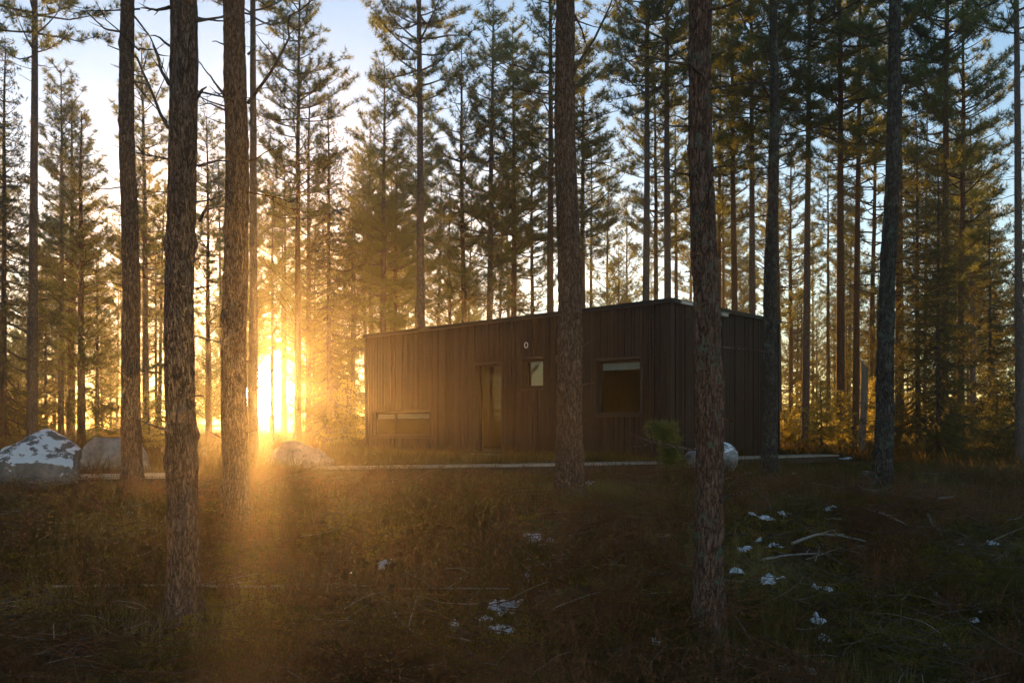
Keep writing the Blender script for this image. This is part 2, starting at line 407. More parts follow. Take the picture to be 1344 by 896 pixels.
NAMES = {'tallA': 'pine_tree', 'tallB': 'pine_tree', 'tallC': 'pine_tree', 'midA': 'pine_tree', 'midB': 'pine_tree', 'midC': 'pine_tree', 'bare': 'pine_tree',
         'youngA': 'young_pine', 'spruceA': 'spruce_tree', 'spruceB': 'spruce_tree', 'smallA': 'spruce_sapling', 'smallB': 'pine_sapling'}
TREES = []
def put_tree(kind, x, y, label, group=None, sr=1.0, sz=1.0, rz=None, tilt=(0, 0), wpx=None):
    p = PROTO[kind]
    cat = NAMES[kind].replace('_', ' ')
    t = empty(NAMES[kind], (x, y, gh(x, y) - .03), label, cat, group, rz if rz is not None else random.uniform(0, 6.28))
    t.rotation_euler = (tilt[0], tilt[1], t.rotation_euler.z)
    t.rotation_mode = 'ZYX'
    t.rotation_euler = (0, 0, t.rotation_euler.z)
    if tilt != (0, 0):
        t.rotation_mode = 'XYZ'
        t.rotation_euler = (Matrix.Rotation(tilt[1], 4, 'Y') @ Matrix.Rotation(tilt[0], 4, 'X') @ Matrix.Rotation(t.rotation_euler.z, 4, 'Z')).to_euler()
    t.scale = (sr, sr, sz)
    for nm in ('trunk', 'crown'):
        o = bpy.data.objects.new(nm, p[nm]); link(o, t)
        if nm == 'trunk' and wpx is not None:      # thickness of this trunk, about .6 of its height
            want = wpx / F * y / 2; k = max(.6, want / (p['r0'] * .9 * sr)); o.scale = (k, k, 1)
    TREES.append((x, y)); return t

# hand placed: kind, px, width px, depth, height, label
GP_ROOF = None
HAND = [
 ('tallA', 42, 12, 21, 15.5, 'tall straight pine behind the snowy boulder, long side branches against the open sky', -.00),
 ('midB', 80, 7, 30, 11.5, 'thin pine just right of the tall boulder pine, leftmost of three close stems', 0),
 ('midA', 93, 8, 31, 11, 'middle one of three close pine stems behind the snowy boulder', 0),
 ('midC', 107, 9, 28, 9.6, 'bushy pine with pointed dark crown, rightmost of three close stems behind the boulder', 0),
 ('midB', 192, 8, 31, 12.5, 'pine with pointed open crown between the narrow and the widest near trunks on the left', 0),
 ('midA', 273, 6, 36, 12, 'slim distant pine seen between the two thickest near trunks left of the sun', 0),
 ('tallA', 333, 10.5, 21, 17, 'pale straight pine trunk directly above the sun beside a thicker near trunk', 0),
 ('tallC', 391, 8, 29, 15, 'straight pine just right of the sun with airy branches high up', 0),
 ('midC', 405, 7, 33, 12, 'broad leafy pine just behind the straight one right of the sun', 0),
 ('midB', 502, 8, 33, 12.8, 'pine with full rounded crown whose stem meets the left end of the roof', 0),
 ('midA', 517, 6, 37, 11, 'thin reddish pine close right of the round crowned pine at the left roof end', 0),
 ('tallA', 553, 11, 27, 17, 'pale tall pine with thin drooping side branches above the left part of the roof', 0),
 ('bare', 573, 5, 44, 12, 'very thin distant pine close right of the pale tall one above the roof', 0),
 ('midC', 592, 5, 40, 10.5, 'slight distant pine midway between the pale tall pine and the door line', 0),
 ('midA', 610, 8, 32, 13, 'reddish pine with airy crown above the cabin wall left of the door', 0),
 ('midB', 641, 9, 32, 14.5, 'pine with a high narrow crown standing right above the glass door', 0),
 ('tallC', 674, 8, 33, 14, 'reddish pine right above the small square window', 0),
 ('midA', 699, 6, 38, 13, 'thin pine between small window and near trunk, above the round vent', 0),
 ('tallB', 722, 9.5, 30, 16.5, 'pale straight pine nearly touching the left edge of the central near trunk', 0),
 ('tallC', 765, 8, 34, 14, 'reddish pine showing just right of the central near trunk', 0),
 ('bare', 775, 5, 42, 13, 'thin pink stemmed pine, second to the right of the central near trunk', 0),
 ('tallA', 847, 10, 29, 17, 'pale pine above the large square window, left one of a pair of pale stems', .0),
 ('tallC', 861, 7, 36, 15, 'dark reddish pine between two pale stems above the cabin corner', 0),
 ('tallA', 877, 9.5, 29, 18, 'pale pine rising right over the top corner of the cabin', 0),
 ('bare', 889, 5.5, 40, 14, 'thin pine squeezed between the cabin corner pine and the lichen covered near trunk', 0),
 ('tallC', 943, 7, 35, 15, 'pine touching the right edge of the lichen covered near trunk above the roof', 0),
 ('bare', 950, 4.5, 44, 14, 'very thin pine close right of the lichen covered near trunk', 0),
 ('tallB', 966, 8.5, 30, 16, 'straight pine above the middle of the cabin end wall', 0),
 ('tallA', 988, 9, 29, 16.5, 'pale pine above the far end of the cabin end wall', 0),
 ('tallB', 1022, 9, 27, 15, 'reddish pine right behind the slim grey near trunk at the cabin end', 0),
 ('midA', 1038, 5.5, 38, 12, 'thin pine in the golden lit gap right of the cabin', 0),
 ('tallA', 1057, 9.5, 28, 16, 'grey pine standing right above the end of the plank walkway', .0),
 ('bare', 1087, 5, 40, 12, 'thin reddish pine between the two grey stems above the sunlit saplings', 0),
 ('tallC', 1103, 10, 27, 17, 'grey pine with broken lower stubs rising behind the sunlit saplings', .0),
 ('tallB', 1123, 8.5, 29, 16, 'pine directly behind the broken pale snag', -.0),
 ('midA', 1143, 6.5, 34, 14, 'reddish pine between the broken snag and the dark leaning near trunk', 0),
 ('tallB', 1181, 10, 25, 17, 'pine hugging the right side of the dark leaning near trunk', .0),
 ('bare', 1213, 5, 33, 12, 'very thin dark pine pole just right of the dark leaning trunk', 0),
 ('tallC', 1239, 10, 24, 15, 'thick crowned dark pine, left one of two close stems at the right', 0),
 ('midA', 1260, 9, 26, 12.5, 'dark pine with golden lit clumps, right one of two close stems', 0),
 ('midB', 1277, 8, 30, 10, 'short dark pine right of the two close stems near the right edge', 0),
 ('tallA', 1339, 10, 19, 15, 'dark tall pine cut by the right edge of the picture', 0),
]
for kind, px, w, Y, H, lab, tl in HAND:
    p = PROTO[kind]; sz = H / p['h']; sr = (sz + 1) / 2
    put_tree(kind, (px - HX) / F * Y, Y, lab, None, sr * random.uniform(.9, 1.15), sz, None, (random.gauss(0, .01), random.gauss(0, .006)), wpx=w)
for kind, px, Y, s_, lab in [('tallB', 374, 46, .85, 'hazy pine with foliage right above the sun'), ('youngA', 412, 38, 1.0, 'low glowing young pine right of the sun'), ('midB', 797, 42, .95, 'airy far pine above the roof just right of the central near trunk'), ('youngA', 812, 40, 1.0, 'low golden pine top peeping over the roof above the large window'), ('midC', 822, 47, 1.0, 'far feathery pine above the roof midway between the central trunk and the corner'), ('midC', 335, 46, .9, 'distant hazy pine whose foliage hangs above the left half of the sun')]:
    put_tree(kind, (px - HX) / F * Y, Y, lab, None, s_, s_)
SPR = [('spruceA', 4, 26, 1.0, 'dark spruce at the left edge behind the snowy boulder'),
       ('spruceB', 60, 34, .8, 'low ragged spruce between the boulder pine and the three close stems'),
       ('spruceB', 128, 30, .8, 'short broad spruce right of the three close stems'),
       ('spruceB', 205, 33, .8, 'hazy spruce between the narrow and the widest near trunks on the left'),
       ('spruceA', 432, 31, 1.0, 'tall dense spruce with pointed top between the sun and the cabin'),
       ('spruceB', 462, 34, 1.0, 'hazy golden spruce touching the left end of the cabin'),
       ('spruceA', 1205, 23, .75, 'dark drooping spruce right of the dark leaning near trunk'),
       ('spruceA', 1232, 21, .62, 'dark spruce in front of the two close stems on the right'),
       ('spruceB', 1300, 25, .8, 'dark broad spruce near the right edge, left one of two'),
       ('spruceB', 1352, 22, .9, 'dark spruce cut by the right edge of the picture'),
       ('spruceB', 1160, 33, .7, 'shaded spruce behind the dark leaning near trunk')]
for kind, px, Y, s, lab in SPR:
    put_tree(kind, (px - HX) / F * Y, Y, lab, None, s * .95, s)
SMALL = [('smallA', 1078, 25.5, .75, 'sunlit yellow green spruce sapling beyond the end of the walkway'),
         ('smallA', 1103, 26.5, .62, 'sunlit low spruce sapling left of the broken snag'),
         ('smallB', 1030, 26, .55, 'small golden sapling beside the far cabin corner'),
         ('smallA', 1052, 31, .8, 'golden spruce sapling behind the grey pine at the walkway end'),
         ('smallA', 1150, 30, .8, 'golden sapling between broken snag and dark leaning trunk'),
         ('smallB', 1245, 22, .7, 'orange lit sapling low between dark stems on the right'),
         ('smallA', 1310, 23, .7, 'orange edged sapling near the right edge'),
         ('smallA', 1200, 30, .7, 'shaded sapling right of the dark leaning trunk'),
         ('smallA', 196, 26, .6, 'hazy sapling in the glow right of the narrow near trunk'),
         ('smallA', 25, 27, .8, 'dim sapling behind the left side of the snowy boulder'),
         ('smallA', 455, 29, .8, 'glowing sapling left of the cabin end')]
for kind, px, Y, s, lab in SMALL:
    put_tree(kind, (px - HX) / F * Y, Y, lab, None, s, s)

put_tree('midB', (357 - HX) / F * 42, 42, 'hazy slim pine straight above the sun disc', None, 1.05, .95)
put_tree('midA', (371 - HX) / F * 52, 52, 'faint far pine just right above the sun disc', None, 1.1, .95)
# cabin footprint, for keeping fillers out
CU = Vector((-.771, .637)); CV = Vector((.637, .771)); CC = Vector((3.14, 19.5)); CL, CW = 8.93, 4.96
def in_cabin(x, y, mrg=1.2):
    d = Vector((x, y)) - CC; a, b = d.dot(CU), d.dot(CV)
    return -mrg < a < CL + mrg and -mrg < b < CW + mrg
SUN_AZ = math.atan((352 - HX) / F)
def filler(n, y0, y1, kinds, label, group, pxr, smin=.8, smax=1.1, mind=1.3, clear=0.0):
    k = 0; tries = 0
    while k < n and tries < 6000:
        tries += 1
        y = random.uniform(y0, y1); px = random.uniform(*pxr); x = (px - HX) / F * y
        if in_cabin(x, y): continue
        if abs(math.atan2(x, y) - SUN_AZ) < clear: continue
        if any(yy < y and abs((x - xx) * math.cos(SUN_AZ) - (y - yy) * math.sin(SUN_AZ)) < 1.7 for xx, yy in ((8.6, 26), (10.6, 30), (14, 25))): continue
        if min(math.hypot(x - a, y - b) for a, b in TREES) < mind: continue
        kd = random.choice(kinds); s = random.uniform(smin, smax)
        put_tree(kd, x, y, label, group, s, s * random.uniform(.85, 1.12), None, (random.gauss(0, .018), random.gauss(0, .018))); k += 1
filler(22, 38, 62, ['tallB', 'tallC', 'midA', 'midB', 'midC', 'midB'], 'slender distant pine in the crowded stand seen above the cabin roof', 'pines far behind the cabin', (480, 1010), .8, 1.1)
filler(11, 34, 62, ['tallB', 'tallC', 'midA', 'midB', 'midC', 'midC'], 'slender distant pine in the shaded stand right of the cabin', 'pines far behind on the right', (1010, 1420), .8, 1.15)
filler(26, 34, 60, ['midA', 'midB', 'midC', 'tallC', 'bare'], 'slender distant pine in the glowing stand left of the cabin', 'pines far behind on the left', (-60, 480), .65, .9, 1.3, .012)
filler(22, 36, 60, ['youngA', 'spruceB'], 'low bushy conifer in the glowing stand left of the cabin', 'low conifers far behind on the left', (-60, 480), .7, 1.0, 1.2, .03)
filler(22, 34, 60, ['youngA', 'spruceB', 'spruceA'], 'low bushy conifer in the shaded stand right of the cabin', 'low conifers far behind on the right', (1010, 1400), .7, 1.0, 1.2)
# forest around and behind the viewpoint (mirrored in the panes, shades the ground)
k = 0
while k < 13:
    a = random.uniform(.75, 2 * math.pi - .75); d = random.uniform(10, 34)
    x, y = math.sin(a) * d, math.cos(a) * d
    if min(math.hypot(x - p, y - q) for p, q in TREES) < 2.2 or in_cabin(x, y) : continue
    if y > 0 and abs(x / y) < .62: continue
    put_tree(random.choice(['tallA', 'tallB', 'tallC', 'midC', 'spruceA']), x, y, 'tall conifer of the forest around and behind the viewpoint', 'conifers around the viewpoint', random.uniform(.85, 1.1), random.uniform(.85, 1.05)); k += 1

for x, y in ((-17, 24), (-19, 23), (-21, 24.6), (-18.5, 20.5), (-22.5, 22), (-13, 15.7), (-15.5, 15.2), (-16.5, 14), (-20, 13.2), (-23, 13.5), (-26, 11)):  # spruces added out of view, aimed to darken the window reflections
    put_tree('spruceA', x, y, 'unseen spruce added left of the view to darken the window reflections', 'added conifers left of the viewpoint', 1.1, 1.0)
k = 0
while k < 22:  # out-of-view stand added to dim the sky mirrored in the panes
    x, y = random.uniform(-40, -10), random.uniform(-4, 23)
    if y > 0 and abs(x / y) < .62: continue
    if min(math.hypot(x - p, y - q) for p, q in TREES) < 1.6: continue
    put_tree(random.choice(['tallB', 'midC', 'youngA', 'spruceA', 'spruceB', 'spruceA']), x, y, 'unseen spruce added left of the view to darken the window reflections', 'added conifers left of the viewpoint', random.uniform(.9, 1.15), random.uniform(.85, 1.05)); k += 1
# ------------------------------------------------------------------ near trunks
def limb_px(pts, Y, r0, dy, twigs=3, seed=0):
    """a dead branch through photograph points at the trunk's depth, swinging dy metres in depth"""
    r = np.random.RandomState(seed)
    pts = [np.array(P(px, py, Y)) for px, py in pts]
    n = 12; s = np.linspace(0, 1, n); ctrl = np.array(pts); cs = np.linspace(0, 1, len(pts))
    q = np.stack([np.interp(s, cs, ctrl[:, c]) for c in range(3)], -1)
    L = np.linalg.norm(ctrl[-1] - ctrl[0])
    q += np.cumsum(r.randn(n, 3) * .012 * L, 0) * s[:, None]
    q[:, 1] += dy * s
    mb = MB(); V, f = tubes(q[None], np.linspace(r0, r0 * .3, n)[None], 7, .06); mb.add(V, f)
    tp = []
    for j in range(twigs):
        f0 = r.uniform(.3, .95); p0 = np.array([np.interp(f0, s, q[:, c]) for c in range(3)])
        d = (q[-1] - q[0]) / L + r.randn(3) * .7; d /= np.linalg.norm(d)
        l = L * r.uniform(.15, .4)
        tp.append(np.stack([p0 + d * l * t + np.array([0, 0, .12 * l * t * t]) + r.randn(3) * .012 * l * t for t in np.linspace(0, 1, 5)]))
    if tp:
        V, f = tubes(np.array(tp), np.tile(np.linspace(r0 * .4, .0015, 5), (len(tp), 1)), 5); mb.add(V, f)
    return mb
def near_pine(px_base, py_top_x, Y, wb, wt, base_y, bark, label, limbs, proto, H=15, seed=0, knots=9):
    """px_base: column at base; py_top_x: column at row 0; wb / wt widths in px at base / row 0"""
    r = np.random.RandomState(100 + seed)
    x0 = (px_base - HX) / F * Y; zb = gh(x0, Y)
    ztop = HY / F * Y; x1 = (py_top_x - HX) / F * Y
    rb, rt = wb / F * Y / 2, wt / F * Y / 2
    root = empty('pine_tree', (x0, Y, zb), label, 'pine tree')
    slope = (x1 - x0) / (ztop - zb)
    zs = np.concatenate([np.arange(-.25, ztop - zb + 1.0, .022), np.arange(ztop - zb + 1.05, H, .3)])
    ths = np.arange(40) / 40 * 2 * np.pi
    rr = np.interp(zs, [0, ztop - zb, H], [rb, rt, .02]) * (1 + .50 * np.exp(-np.maximum(zs, 0) / .14))
    V = np.zeros((len(zs), 40, 3))
    kn = [(r.uniform(.2, ztop - zb + .5), r.uniform(0, 6.28), r.uniform(.25, .5)) for _ in range(knots)]
    for i, z in enumerate(zs):
        cx = slope * z + .012 * math.sin(z * 1.9 + seed); cy = .012 * math.sin(z * 1.3 + seed * 2)
        whorl = .05 * math.exp(-(((z * 1.0 + .3 * seed) % .62 - .31) / .05) ** 2)
        for j, th in enumerate(ths):
            cxn, cyn = math.cos(th), math.sin(th)
            if z < ztop - zb + 1.0:
                d = noise.noise(Vector((cxn * 2.2, cyn * 2.2, z * 1.6 + seed * 9))) * .10
                v = noise.voronoi(Vector((cxn * 3.4 + .3 * math.sin(z * 9), cyn * 3.4, z * 5.0 + seed * 7)))[0]
                d += (min(.30, v[1] - v[0]) - .15) * .34
                d += noise.noise(Vector((cxn * 9, cyn * 9, z * 22 + seed))) * .045
                if seed <= 3: d *= .6
                d += whorl
                for kz, ka, ks in kn:
                    dz = (z - kz) / .05; da = (th - ka + math.pi) % (2 * math.pi) - math.pi
                    if abs(dz) < 3: d += ks * .55 * math.exp(-dz * dz - (da / .40) ** 2)
                if z < .35: d += .22 * max(0, math.sin(th * 4 + seed)) * math.exp(-max(z, 0) / .10)
            else: d = 0
            q = rr[i] * (1 + d)
            V[i, j] = (cx + q * cxn, cy + q * cyn, z)
    idx = np.arange(V.shape[0] * 40).reshape(-1, 40)
    a = idx[:-1]; b = np.roll(a, -1, 1); c = idx[1:]; d = np.roll(c, -1, 1)
    me = mesh_np('trunk', V, [np.stack([a, b, d, c], -1).reshape(-1, 4)], M[bark])
    trunk_o = obj('trunk', me, root)
    p = PROTO[proto]
    s = H / p['h']
    for nm in ('crown',):
        o = bpy.data.objects.new(nm, p[nm]); link(o, root); o.scale = (1, 1, s)
        o.rotation_euler = (0, math.atan(slope), seed * 1.3)
    # short dead stubs
    mb = MB()
    for j in range(10):
        z = r.uniform(.5, ztop - zb); th = r.uniform(0, 6.28); L = r.uniform(.05, .22)
        q0 = np.array([slope * z, 0, z]); d = np.array([math.cos(th), math.sin(th), r.uniform(-.2, .5)])
        rad = float(np.interp(z, zs, rr)) * .85
        pts = np.stack([q0 + d * (rad + L * t) + r.randn(3) * .006 for t in np.linspace(0, 1, 5)])
        V, f = tubes(pts[None], np.linspace(.009, .003, 5)[None], 6); mb.add(V, f)
    tv = np.array([v.co[:] for v in me.vertices]); fv = [tuple(p.vertices) for p in me.polygons]
    sv = np.concatenate(mb.V); sf = np.concatenate(mb.F[4])
    trunk_o.data = mesh_np('trunk', np.concatenate([tv, sv]), [np.array(fv), sf + len(tv)], M[bark])
    for q, (pts, r0, dy, tw) in enumerate(limbs):
        b = limb_px(pts, Y, r0, dy, tw, seed * 10 + q)
        VV = np.concatenate(b.V) - np.array([x0, Y, zb]); b.V = [VV]
        b.build('dead_branch', M['dead'], root, True)
    TREES.append((x0, Y))

near_pine(238, 239, 6.6, 40, 34, 800, 'bark_near', 'thickest near pine left of the sun, second from the left of the near trunks',
          [([(222, 10), (196, 0), (160, -15)], .014, .3, 3), ([(222, 110), (200, 80), (176, 30)], .016, .4, 3), ([(221, 168), (190, 120), (150, 45), (110, 20)], .012, .5, 4),
           ([(258, 130), (268, 122), (276, 120)], .014, -.1, 0), ([(258, 28), (285, 10), (300, -20)], .011, .3, 2), ([(260, 218), (280, 205), (292, 200)], .011, .2, 1),
           ([(262, 290), (272, 278), (281, 266)], .014, -.1, 0)], 'tallA', 15, 1)
near_pine(309, 309, 8.8, 34, 27, 674, 'bark_near', 'thick near pine just left of the sun with one long bare rising branch',
          [([(325, 136), (355, 108), (385, 70), (395, 40), (440, 22)], .016, -.4, 6), ([(325, 72), (334, 64), (338, 60)], .012, 0, 0), ([(295, 125), (270, 95), (245, 70)], .012, .3, 4), ([(296, 145), (270, 130), (250, 128)], .010, .2, 3)], 'tallC', 15, 2)
near_pine(174, 166, 11.0, 26, 17, 645, 'bark_near', 'narrow near pine by the left boulders, leftmost of the near trunks',
          [([(158, 42), (135, 35), (115, 15), (107, 0)], .013, .2, 5), ([(175, 20), (195, 45), (215, 100)], .012, .3, 3), ([(176, 108), (195, 135), (218, 165)], .010, .3, 2)], 'tallB', 15, 3, 6)
near_pine(750, 741, 9.6, 36, 23, 662, 'bark_near', 'reddish brown near pine standing in front of the cabin between small and large windows',
          [([(752, 95), (775, 60), (790, 30), (805, -10)], .016, -.3, 2), ([(732, 98), (700, 85), (670, 62), (640, 50)], .010, .5, 5), ([(733, 170), (712, 130), (705, 100)], .009, .2, 3),
           ([(731, 245), (715, 215), (700, 185)], .008, .3, 3), ([(763, 255), (785, 245), (800, 238)], .007, 0, 3), ([(763, 505), (775, 502), (786, 503)], .005, -.1, 0), ([(764, 455), (775, 448), (781, 440)], .004, 0, 1),
           ([(731, 300), (718, 288), (700, 280)], .006, .2, 3), ([(763, 210), (800, 205), (850, 208)], .007, .6, 5)], 'tallC', 15, 4, 12)
near_pine(932, 920, 5.9, 39, 28, 858, 'bark_lichen', 'lichen covered near pine in front of the cabin corner boulder, closest trunk right of centre',
          [([(907, 85), (880, 75), (860, 60), (835, 52)], .010, .2, 5), ([(936, 72), (950, 62), (970, 45)], .008, .1, 3), ([(910, 165), (885, 160), (862, 150), (840, 135)], .007, .3, 4),
           ([(938, 160), (960, 145), (985, 130)], .007, .2, 2), ([(909, 418), (900, 415), (888, 414)], .003, 0, 0), ([(940, 493), (950, 492), (957, 496)], .004, 0, 0), ([(948, 660), (958, 640), (975, 630)], .005, .1, 2)], 'tallA', 14, 5, 14)
near_pine(1009, 1017, 12.0, 20, 10, 636, 'bark_grey', 'slim grey near pine in front of the far end of the cabin',
          [([(1021, 160), (1045, 145), (1060, 138)], .007, .2, 3), ([(1011, 120), (995, 100), (985, 70)], .006, .2, 3)], 'bare', 15, 6, 8)
near_pine(1157, 1177, 10.6, 24, 14, 650, 'bark_grey', 'dark lichen flecked near pine leaning slightly right, rightmost of the near trunks',
          [([(1180, 170), (1205, 150), (1230, 130)], .008, .3, 4), ([(1172, 240), (1190, 228), (1215, 205)], .007, .2, 3), ([(1150, 520), (1135, 515), (1118, 520)], .004, 0, 2)], 'tallB', 15, 7, 8)

# broken snag
Y = 24.5; x = (1130 - HX) / F * Y; z0 = gh(x, Y)
rt = empty('broken_snag', (x, Y, z0), 'pale broken dead trunk with a slanting top between the sunlit saplings', 'dead trunk')
ztop = (HY - 477) / F * Y - z0
zs = np.linspace(-.2, ztop, 24); mb = MB()
pts = np.stack([.04 * np.sin(zs) + (3 / F * Y) * zs / ztop, 0 * zs, zs], -1)
V, f = tubes(pts[None], np.full((1, 24), .088), 14, .04); V = V.reshape(24, 14, 3); V[-1, :, 2] += V[-1, :, 0] * -1.2 + .05
mb.add(V.reshape(-1, 3), f); top = V[-1]; cap = np.concatenate([top, top.mean(0)[None]])
mb.add(cap, [(i, (i + 1) % 14, 14) for i in range(14)])
mb.build('trunk', M['bleached'], rt, True)
TREES.append((x, Y))

# ------------------------------------------------------------------ cabin
ang = math.atan2(-CU.y, -CU.x)          # local +x runs along the facade towards the near corner
ZB, ZT = -.72, 2.61
cab = empty('cabin', (CC.x, CC.y, 0), 'low dark board clad cabin with a glass door and flat roof in the forest clearing', 'cabin', None, ang)
def fx(px):
    k = (px - HX) / F; return -(CC.x - CC.y * k) / (-CU.x + CU.y * k)
def fz(px, py): return (HY - py) / F * (CC.y + CU.y * -fx(px))
def sy(px):
    k = (px - HX) / F; return (CC.y * k - CC.x) / (CV.x - CV.y * k)
def topz(x): return ZT + x * (.17 / CL)
OPEN = {
  'door': (fx(625), fx(659), fz(640, 595), fz(640, 478)),
  'small': (fx(687), fx(714), fz(700, 509), fz(700, 471)),
  'large': (fx(783), fx(841), fz(812, 544), fz(812, 472)),
  'ribbon': (fx(489), fx(565), fz(527, 572), fz(527, 540)),
}
# facade structure behind the boards, cut around the openings
def wall_with_holes(mb, x0, x1, y0, y1, z0, holes, mi=0):
    xsx = sorted({x0, x1, *[h[0] for h in holes], *[h[1] for h in holes]})
    for a, b in zip(xsx[:-1], xsx[1:]):
        mid = (a + b) / 2; hs = sorted([(h[2], h[3]) for h in holes if h[0] < mid < h[1]]); zc = z0
        for h0, h1 in hs:
            if h0 > zc + .001: mb.box(a, b, y0, y1, zc, h0, mi)
            zc = h1
        mb.board(a, b, y0, y1, zc, topz(a) - .06, topz(b) - .06, mi)
mb = MB(); wall_with_holes(mb, -CL + .03, -.03, .03, .20, ZB, list(OPEN.values()))
mb.box(-.20, -.03, .203, CW - .03, ZB, ZT - .07)
mb.box(-CL + .03, -CL + .2, .203, CW - .03, ZB, ZT - .25)
mb.box(-CL + .203, -.203, CW - .2, CW - .03, ZB, ZT - .25)
mb.build('wall', M['trim'], cab)
mb = MB(); mb.box(-CL + .205, -.205, .203, CW - .205, ZB + .02, -.42)
mb.box(-CL + .25, -.21, CW - .26, CW - .21, -.42, 2.2); mb.box(-.26, -.21, .21, CW - .27, -.42, 2.2); mb.box(-6.4, -6.34, .9, CW - .3, -.42, 2.2)
mb.build('interior_lining', M['ply'], cab)
mb = MB(); mb.box(-2.4, -.4, 1.6, 3.9, -.42, .05); mb.build('bed', M['bedding'], cab)
# boards
r = random.Random(5)
mb = MB(); x = -CL + .0
holes = [(h[0] - .045, h[1] + .045, h[2] - .05, h[3] + .05) for h in OPEN.values()]
joints = [OPEN['door'][0] - .05, OPEN['door'][1] + .06, OPEN['small'][0] - .05, OPEN['small'][1] + .06, OPEN['large'][0] - .05, OPEN['large'][1] + .06, OPEN['ribbon'][1] + .06]
while x < -.12:
    w = r.choice([.055, .07, .07, .095, .12]); x1 = min(x + w, -.105)
    th = r.choice([0.0, 0.0, -.012, -.024])
    for j in joints:
        if x < j < x1 - .02 or x < j < x1: x1 = j if j - x > .03 else x1
    zc = ZB - .0; mid = (x + x1) / 2
    for h0, h1 in sorted([(h[2], h[3]) for h in holes if h[0] < mid < h[1]]):
        if h0 > zc + .02: mb.box(x + .007, x1 - .007, th, .028, zc, h0)
        zc = h1
    mb.board(x + .007, x1 - .007, th, .028, zc, topz(x) - .05, topz(x1) - .05)
    x = x1
for j in joints: mb.board(j - .012, j + .012, -.040, -.026, ZB, topz(j) - .052, topz(j) - .052)
mb.build('facade_boards', M['clad'], cab)
mb = MB(); y = .105
while y < CW - .02:
    w = r.choice([.055, .07, .07, .095, .12]); y1 = min(y + w, CW)
    th = r.choice([0.0, 0.0, .012, .024])
    mb.box(-.028, th, y + .007, y1 - .007, ZB, ZT - .05); y = y1
mb.build('end_wall_boards', M['clad'], cab)
mb = MB(); mb.box(-.10, .028, -.030, .10, ZB, ZT - .048); mb.build('corner_board', M['clad'], cab)
mb = MB(); mb.box(-.03, .035, CW + .003, CW + .06, ZB, ZT - .02); mb.build('downpipe', M['flash'], cab)
# roof
mb = MB(); V = [(-CL - .01, -.01, topz(-CL) - .05), (.01, -.01, ZT - .05), (.01, CW + .01, ZT - .05), (-CL - .01, CW + .01, topz(-CL) - .05)]
V += [(a, b, c + .035) for a, b, c in V]
mb.add(V, [(3, 2, 1, 0), (4, 5, 6, 7), (0, 1, 5, 4), (1, 2, 6, 5), (2, 3, 7, 6), (3, 0, 4, 7)]); rf = mb.build('roof', M['felt'], cab)
mb = MB()
za, zb_ = topz(-CL), ZT
def edge(a, b, w=.05):
    a = Vector(a); b = Vector(b); d = (b - a).normalized(); nrm = Vector((-d.y, d.x, 0)) * w / 2
    V = [a + nrm, a - nrm, b - nrm, b + nrm]; lo = [v - Vector((0, 0, .085)) for v in V]
    VV = [tuple(v) for v in lo + V]
    mb.add(VV, [(0, 1, 2, 3), (7, 6, 5, 4), (0, 4, 5, 1), (1, 5, 6, 2), (2, 6, 7, 3), (3, 7, 4, 0)])
edge((-CL - .03, -.045, za + .012), (.075, -.045, zb_ + .012)); edge((.052, -.018, zb_ + .010), (.052, CW + .02, zb_ + .010))
edge((-CL - .03, CW + .05, za + .012), (.03, CW + .05, zb_ + .012)); edge((-CL - .05, -.015, za + .01), (-CL - .05, CW + .02, za + .01))
mb.build('flashing', M['flash'], rf)
